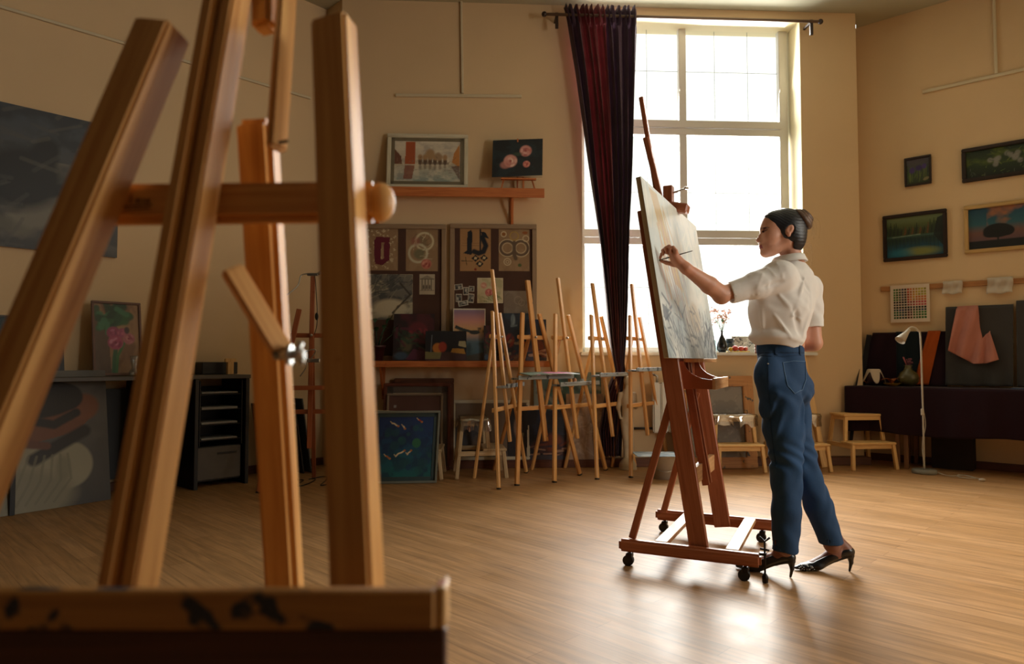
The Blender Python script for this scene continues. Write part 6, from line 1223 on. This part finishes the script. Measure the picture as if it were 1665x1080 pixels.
# pocket, belt loops, side seam as raised strips following the cloth
from mathutils.bvhtree import BVHTree
def bvh_of(o, world_loc): me = o.data; M = Matrix.Translation(world_loc); return BVHTree.FromPolygons([M@v.co for v in me.vertices], [tuple(p.vertices) for p in me.polygons])
bj = bvh_of(jn, wo.location)
def on(bv, px, py, lift=.002):
    r = ray(px, py).normalized(); h = bv.ray_cast(Vector((0, 0, CAMH)), r); 
    return None if h[0] is None else (h[0]+h[1]*lift, h[1])
def strip_on(bv, pxs, w, th_, name, m, par, n=8):
    pts = []; P2 = []
    for (x0, y0), (x1, y1) in zip(pxs, pxs[1:]):
        for k in range(n): P2.append((x0+(x1-x0)*k/n, y0+(y1-y0)*k/n))
    P2.append(pxs[-1]); L = [on(bv, *p_) for p_ in P2]; L = [l for l in L if l]; bm = NB(); rows = []
    for i, (p_, nrm) in enumerate(L):
        d = (L[min(i+1, len(L)-1)][0]-L[max(i-1, 0)][0]); s = d.cross(nrm).normalized()*w/2; rows.append([bm.verts.new(p_-s-nrm*.002), bm.verts.new(p_-s+nrm*th_), bm.verts.new(p_+s+nrm*th_), bm.verts.new(p_+s-nrm*.002)])
    for a, b in zip(rows, rows[1:]):
        for i in range(3): bm.faces.new((a[i], b[i], b[i+1], a[i+1]))
    return obj(name, bm, m, par, world=True)
dd = mat('denim_dark', '#1c3858', .9, .15, 60); st = mat('stitch_thread', '#4a6888', .8)
for x in (1262, 1300): strip_on(bj, [(x, 562), (x+.5, 578)], .011, .003, 'belt_loop', dd, wo)
strip_on(bj, [(1227, 577), (1250, 579.5), (1275, 579.5), (1300, 577)], .004, .001, 'waistband_seam', dd, wo)
strip_on(bj, [(1273, 590), (1275, 605), (1281, 628), (1292, 640), (1304, 634), (1310, 618), (1309, 588), (1290, 587), (1273, 590)], .003, .0012, 'back_pocket', st, wo)
strip_on(bj, [(1249, 582), (1250, 640), (1254, 700), (1262, 760)], .003, .001, 'side_seam', dd, wo)
bm = NB(); w_ = on(bj, 1249, 592)
if w_: ball(bm, w_[0], .004); obj('rivet', bm, M_metal, wo, world=True)
# -- shirt
S = Sculpt((.98, 2.98, .98), (1.66, 3.62, 1.54), .0038)
S.cap(a3(1266, 540, 3.275), a3(1270, 500, 3.275), .13, .138, .04, flat=(fT, .92)); S.cap(a3(1270, 500, 3.275), a3(1283, 458, 3.285), .135, .098, .04)
S.ell(a3(1290, 480, 3.31), (fT, rT, UP), (.10, .13, .14), .03); S.ell(a3(1248, 505, 3.25), (fT, rT, UP), (.085, .10, .12), .03)
S.ell(a3(1262, 548, 3.27), (fT, rT, UP), (.125, .135, .042), .02)                   # blouse overhang
S.cap(shL, shR, .066, .060, .04); S.ell(a3(1295, 447, 3.29), (fT, rT, UP), (.062, .11, .05), .03); S.cap(a3(1283, 452, 3.28), a3(1284, 426, 3.275), .085, .056, .03)
S.chain([shL, a3(1230, 464, 3.15), a3(1183, 478, 3.135)], [.072, .058, .046], .025)
S.cap(a3(1180, 479, 3.134), a3(1193, 475, 3.138), .0465, .049, .004)                  # turned cuff
S.chain([shR, a3(1319, 500, 3.385), a3(1322, 530, 3.365)], [.058, .052, .046], .025); S.cap(a3(1322, 522, 3.367), a3(1322, 533, 3.365), .0485, .049, .004)
# hems, neck opening
S.field(lambda X, Y, Z: ((X-a3(1187, 478, 3.134)[0])*.97+(Z-a3(1187, 478, 3.134)[2])*.25), 'cut', .004, (1.00, 2.98, 1.2), (1.12, 3.3, 1.45))
zc_ = a3(1328, 532, 3.375)[2]; S.field(lambda X, Y, Z: np.maximum(Z-zc_, 1.415-X)+0*Y, 'cut', .004, (1.40, 3.2, 1.0), (1.68, 3.6, 1.3))
S.cap(a3(1176, 480, 3.133), a3(1192, 475.5, 3.136), .039, .04, .003, 'cut')
S.cap(a3(1323, 560, 3.36), a3(1321, 521, 3.368), .04, .04, .003, 'cut')
# bottom: rises at the back where a sliver of skin shows
zb0 = a3(1225, 566, 3.2)[2]; S.field(lambda X, Y, Z: np.maximum(Z-(zb0+.018*np.sin((X-1.1)*17)), X*0-1), 'cut', .005, (1.02, 2.98, .98), (1.40, 3.62, 1.16))
S.field(lambda X, Y, Z: Z-(a3(1300, 563, 3.3)[2])+0*X, 'cut', .005, (1.385, 2.98, .98), (1.46, 3.62, 1.16))
S.cap(neck0+UP*.045, neck1+UP*.05, .054, .057, .004, 'cut')
def folds(X, Y, Z):
    u = (X-1.3)*.53+(Y-3.28)*.85; a = np.zeros(np.broadcast(X, Y, Z).shape, 'f')
    def ridge(p, q, w, amp):
        nonlocal a; p = np.array(p); q = np.array(q); d = q-p; L = d@d; x, y, z = X-p[0], Y-p[1], Z-p[2]; t = np.clip((x*d[0]+y*d[1]+z*d[2])/L, 0, 1); r2 = (x-t*d[0])**2+(y-t*d[1])**2+(z-t*d[2])**2
        a = a-amp*np.exp(-r2/(w*w))*np.sin(np.pi*np.clip(t*.9+.05, 0, 1))
    F2 = lambda x, y, d=None: V(sf(x, y))
    for (p, q, w, amp) in FOLDS: ridge(p, q, w, amp*1.5)
    return a+.0007*np.sin(Z*60+8*np.sin(X*14+Y*9))+.0006*np.sin((X+Y)*70+5*np.sin(Z*25))
# fold lines located on the cloth itself
me0, P0 = S.mesh('tmp'); bv0 = BVHTree.FromPolygons([Vector(p_) for p_ in P0], [tuple(p_.vertices) for p_ in me0.polygons]); bpy.data.meshes.remove(me0)
def sf(x, y): h = bv0.ray_cast(Vector((0, 0, CAMH)), ray(x, y).normalized()); return h[0] if h[0] else at(x, y, 3.2)
FOLDS = [(V(sf(*a)), V(sf(*b)), w, m) for a, b, w, m in [((1262, 427), (1273, 452), .007, .012), ((1246, 436), (1249, 468), .006, .014), ((1247, 436), (1260, 449), .005, .010), ((1219, 447), (1232, 478), .006, .013), ((1230, 470), (1240, 446), .006, .010), ((1212, 452), (1224, 481), .005, .009), ((1240, 468), (1272, 458), .008, -.014),
 ((1290, 498), (1302, 545), .012, -.014), ((1303, 468), (1288, 514), .007, .014), ((1288, 512), (1302, 520), .006, .009), ((1318, 478), (1306, 546), .008, .013), ((1259, 512), (1286, 548), .006, .014), ((1284, 548), (1308, 557), .008, .010), ((1238, 500), (1240, 545), .010, .006), ((1296, 438), (1318, 478), .008, -.006), ((1200, 462), (1206, 488), .005, .007), ((1193, 463), (1199, 490), .004, .006), ((1308, 452), (1300, 480), .006, .010), ((1320, 486), (1314, 520), .007, .010), ((1276, 432), (1296, 452), .006, .007), ((1282, 430), (1302, 448), .005, .006), ((1228, 545), (1262, 540), .010, .010), ((1266, 478), (1284, 500), .008, .006)]]
S.displace(folds)
sh = sculpt_obj('shirt', S, cloth('shirt_cotton', '#f0eeea', .85, .22, .1, 700, .03), wo, smooth=1); bsh = bvh_of(sh, wo.location)
# collar
bm = NB(); cpts = []
cc = a3(1282, 421, 3.272); rows = []
for k in range(40):
    a = 2*math.pi*k/40; r = .060+.004*math.cos(2*a); b_ = cc+(fT*math.cos(a)+rT*math.sin(a))*r+UP*(-.008*math.cos(a)); rows.append([Vector(b_-UP*.012+(fT*math.cos(a)+rT*math.sin(a))*.006), Vector(b_+UP*.014), Vector(b_+UP*.012+(fT*math.cos(a)+rT*math.sin(a))*.006), Vector(b_-UP*.02+(fT*math.cos(a)+rT*math.sin(a))*.022)])
R2 = [[bm.verts.new(v) for v in r] for r in rows]
for k in range(40):
    for j in range(3): bm.faces.new((R2[k][j], R2[(k+1) % 40][j], R2[(k+1) % 40][j+1], R2[k][j+1])).smooth = True
co_ = obj('collar', bm, MATS['shirt_cotton'], wo, world=True); co_.modifiers.new('t', 'SOLIDIFY').thickness = .0025
# -- shoes
def shoe(P, d, h):
    lo = h-np.array([.30, .12, .002]); hi = h+np.array([.06, .16, .2]); S = Sculpt(lo, hi, .003); add_foot(S, P, .0045, .015)
    t0, t1 = P(.180, .040), P(-.02, .148); lat = np.array([-d[1], d[0], 0]); n = np.cross(lat, (t0-t1)/np.linalg.norm(t0-t1)); n = n if n[2] > 0 else -n
    S.field(lambda X, Y, Z: -((X-t0[0])*n[0]+(Y-t0[1])*n[1]+(Z-t0[2])*n[2]-.35*np.maximum(0, ((X-h[0])*d[0]+(Y-h[1])*d[1])-.175)-.0), 'cut', .003)
    S.chain([P(-.0, .092), P(-.006, .045), P(.002, .004)], [.024, .009, .0052], .008)
    S.chain([P(.0, .075), P(.07, .05), P(.145, .008)], [.018, .016, .012], .01, flat=(UP, .35))
    S.field(lambda X, Y, Z: Z-.0008+0*X, 'cut', .001)
    return sculpt_obj('high_heel_shoe', S, mat('black_leather', '#0b0b10', .3, .1, 20), wo, smooth=1)
shoe(PL_, dL, hL); shR_ = shoe(PR_, dR, hR)
bm = NB(); bs = bvh_of(shR_, wo.location); q = np.random.default_rng(1)
for k in range(34):
    x, y = 1299+q.random()*26, 920-1+q.random()*9; h = on(bs, x, y)
    if h: ball(bm, h[0], .0028, n=6)
obj('beads', bm, M_metal, shR_).data.transform(root_matrix(wo).inverted())
# -- brush in her hand
bend = a3(1126, 408, YC-.075); dv = (bend-TIP)/np.linalg.norm(bend-TIP); br = thing('paint_brush', 'thin long brush with green tip held against the canvas', 'brush', TIP)
bm = NB(); tube(bm, [TIP+dv*.02, TIP+dv*.06, bend], [.0026, .0034, .0018], 10); obj('handle', bm, mat('brush_wood', '#3c3430', .4), br, world=True)
bm = NB(); tube(bm, [TIP+dv*.010, TIP+dv*.032], [.0036, .003], 10); obj('ferrule', bm, M_metal, br, world=True)
bm = NB(); tube(bm, [TIP+dv*.001, TIP+dv*.006, TIP+dv*.013], [.001, .0042, .0036], 10); obj('bristles', bm, mat('green_paint', '#5c7c3c', .5), br, world=True)
# ================================================================== the near easel
fe = thing('a_frame_easel', 'out-of-focus golden pine easel filling the left foreground', 'easel', (-.22, .86, 0))
def pp(px, py, off=0.0, Y0=.86, sl=.2):
    r = ray(px, py); t = (Y0+off-sl*.41)/(r.y-sl*r.z); p_ = Vector((r.x*t, r.y*t, CAMH+r.z*t)); return p_
def fbar(nm, a, b, w, d, up=(.24, .97, 0), m=None, bev=.004, segs=2, par=None, ext=False):
    if ext: b = a+(b-a)*((a.z-.003)/(a.z-b.z))
    bm = NB(); bar(bm, a, b, w, d, up=up, bev=bev, segs=segs); o = obj(nm, bm, m or M_gold, fe, world=True)
    if par: o.parent = par
    return o
M_gold = wood('golden_pine', '#ba7e40', '#e0ac68', .42, gs=.8)
fbar('leg', pp(266, 48), pp(60, 540), .052, .046, ext=True); fbar('leg', pp(543, 36), pp(581, 950), .048, .036, ext=True)
def rail(off, w, d, o2=0, top=True): 
    a, b = pp(381+off, -60, o2), pp(214+off*1.25, 930, o2); b = a+(b-a)*1.5; return a, b, w, d
a, b, w, d = rail(-17, .0185, .036); fbar('mast', a, b, w, d, bev=.003); a, b, w, d = rail(13, .0185, .036); fbar('mast', a, b, w, d, bev=.003)
a = pp(366+2, 190, .012); b = pp(214+2, 930, .012); b = a+(b-a)*1.5; fbar('mast_web', a, b, .008, .02, m=wood('groove_wood', '#7c4420', '#94582c'))
a, b, w, d = rail(8, .042, .026, .036); fbar('mast_back', a+Vector((0, 0, 0)), b, w, d, bev=.003)
fbar('crossbar', pp(158, 334, .045), pp(618, 329, .045), .03, .05, up=(0, 0, 1), bev=.009, segs=4)
bm = NB(); c_ = pp(618, 329, .045); ball(bm, c_, .025, (.75, .6, 1), n=24); obj('crossbar_end', bm, M_gold, fe, world=True)
fbar('leg', pp(418, 196, .075), at(463, 955, 1.0), .05, .034, up=(.15, 1, 0), bev=.008, ext=True)
br1 = fbar('brace', pp(376, 436, .05), pp(463, 580, .09), .028, .014, up=(.75, -.66, 0), bev=.003)
c_ = pp(468, 577, .08); bm = NB(); tube(bm, [c_-Vector((.016, 0, 0)), c_+Vector((.022, -.004, 0))], .006, 12); tube(bm, [c_+Vector((.0, 0, 0)), c_+Vector((.005, 0, 0))], .013, 14); tube(bm, [c_+Vector((.012, 0, .0)), c_+Vector((.016, -.002, .016))], [.005, .004], 8); tube(bm, [c_+Vector((.012, 0, .0)), c_+Vector((.02, -.002, -.012))], [.005, .004], 8); obj('wing_nut', bm, M_metal, fe, world=True)
fbar('stay', pp(470, -60, .03), pp(449, 244, .03), .026, .013, up=(.75, -.66, 0), bev=.004); fbar('stay', pp(432, -60, .04), pp(432, 50, .04), .03, .03, bev=.006)
bm = NB(); c_ = pp(454, 232, .018); tube(bm, [c_, c_+Vector((.012, -.006, 0))], .0022, 8); obj('screw', bm, M_dmetal, fe, world=True)
TY = .62; tA, tB = at(-120, 985, TY), at(708, 985, TY); z1_ = at(400, 957, TY).z; hl_ = .034
bm = NB(); bar(bm, Vector((tA.x, TY, z1_-hl_/2)), Vector((tB.x, TY, z1_-hl_/2)), .014, hl_, up=(0, 0, 1), bev=.002); obj('tray_lip', bm, wood('stained_lip', '#8a5a2c', '#b4803f', .5, spots='#20242c', spot_amt=.6), fe, world=True)
bm = NB(); xb = at(726, 985, TY).x; bar(bm, Vector((xb-.005, TY-.004, z1_-hl_/2+.001)), Vector((xb-.005, TY+.03, z1_-hl_/2+.001)), .010, hl_+.002, up=(0, 0, 1), bev=.002); obj('tray_end', bm, wood('stained_end', '#b08048', '#d0a468', .5, spots='#a04450', spot_amt=.6), fe, world=True)
bm = NB(); bar(bm, Vector((tA.x, TY+.004, z1_-hl_-.055)), Vector((xb, TY+.004, z1_-hl_-.055)), .014, .11, up=(0, 0, 1), bev=.002); box(bm, ((tA.x+xb)/2, TY+.075, z1_-.13), (xb-tA.x-.02, .13, .01)); obj('tray', bm, wood('dark_tray', '#3a1a10', '#502818', .5), fe, world=True)
# hand lettering in faded ink on the crossbar
bm = NB(); c_ = None
def ink(pts): 
    P_ = [pp(x, y, .0285) for x, y in pts]; tube(bm, P_, .0007, 5)
for pts in ([(204, 316), (224, 314)], [(214, 315), (212, 330)], [(222, 322), (221, 330), (228, 322), (227, 330)], [(233, 330), (234, 322), (238, 330), (242, 322), (242, 330)], [(200, 336), (247, 333)], [(203, 341), (244, 339)]): ink(pts)
obj('ink_marks', bm, mat('faded_ink', '#3c2418', .8), fe, world=True)
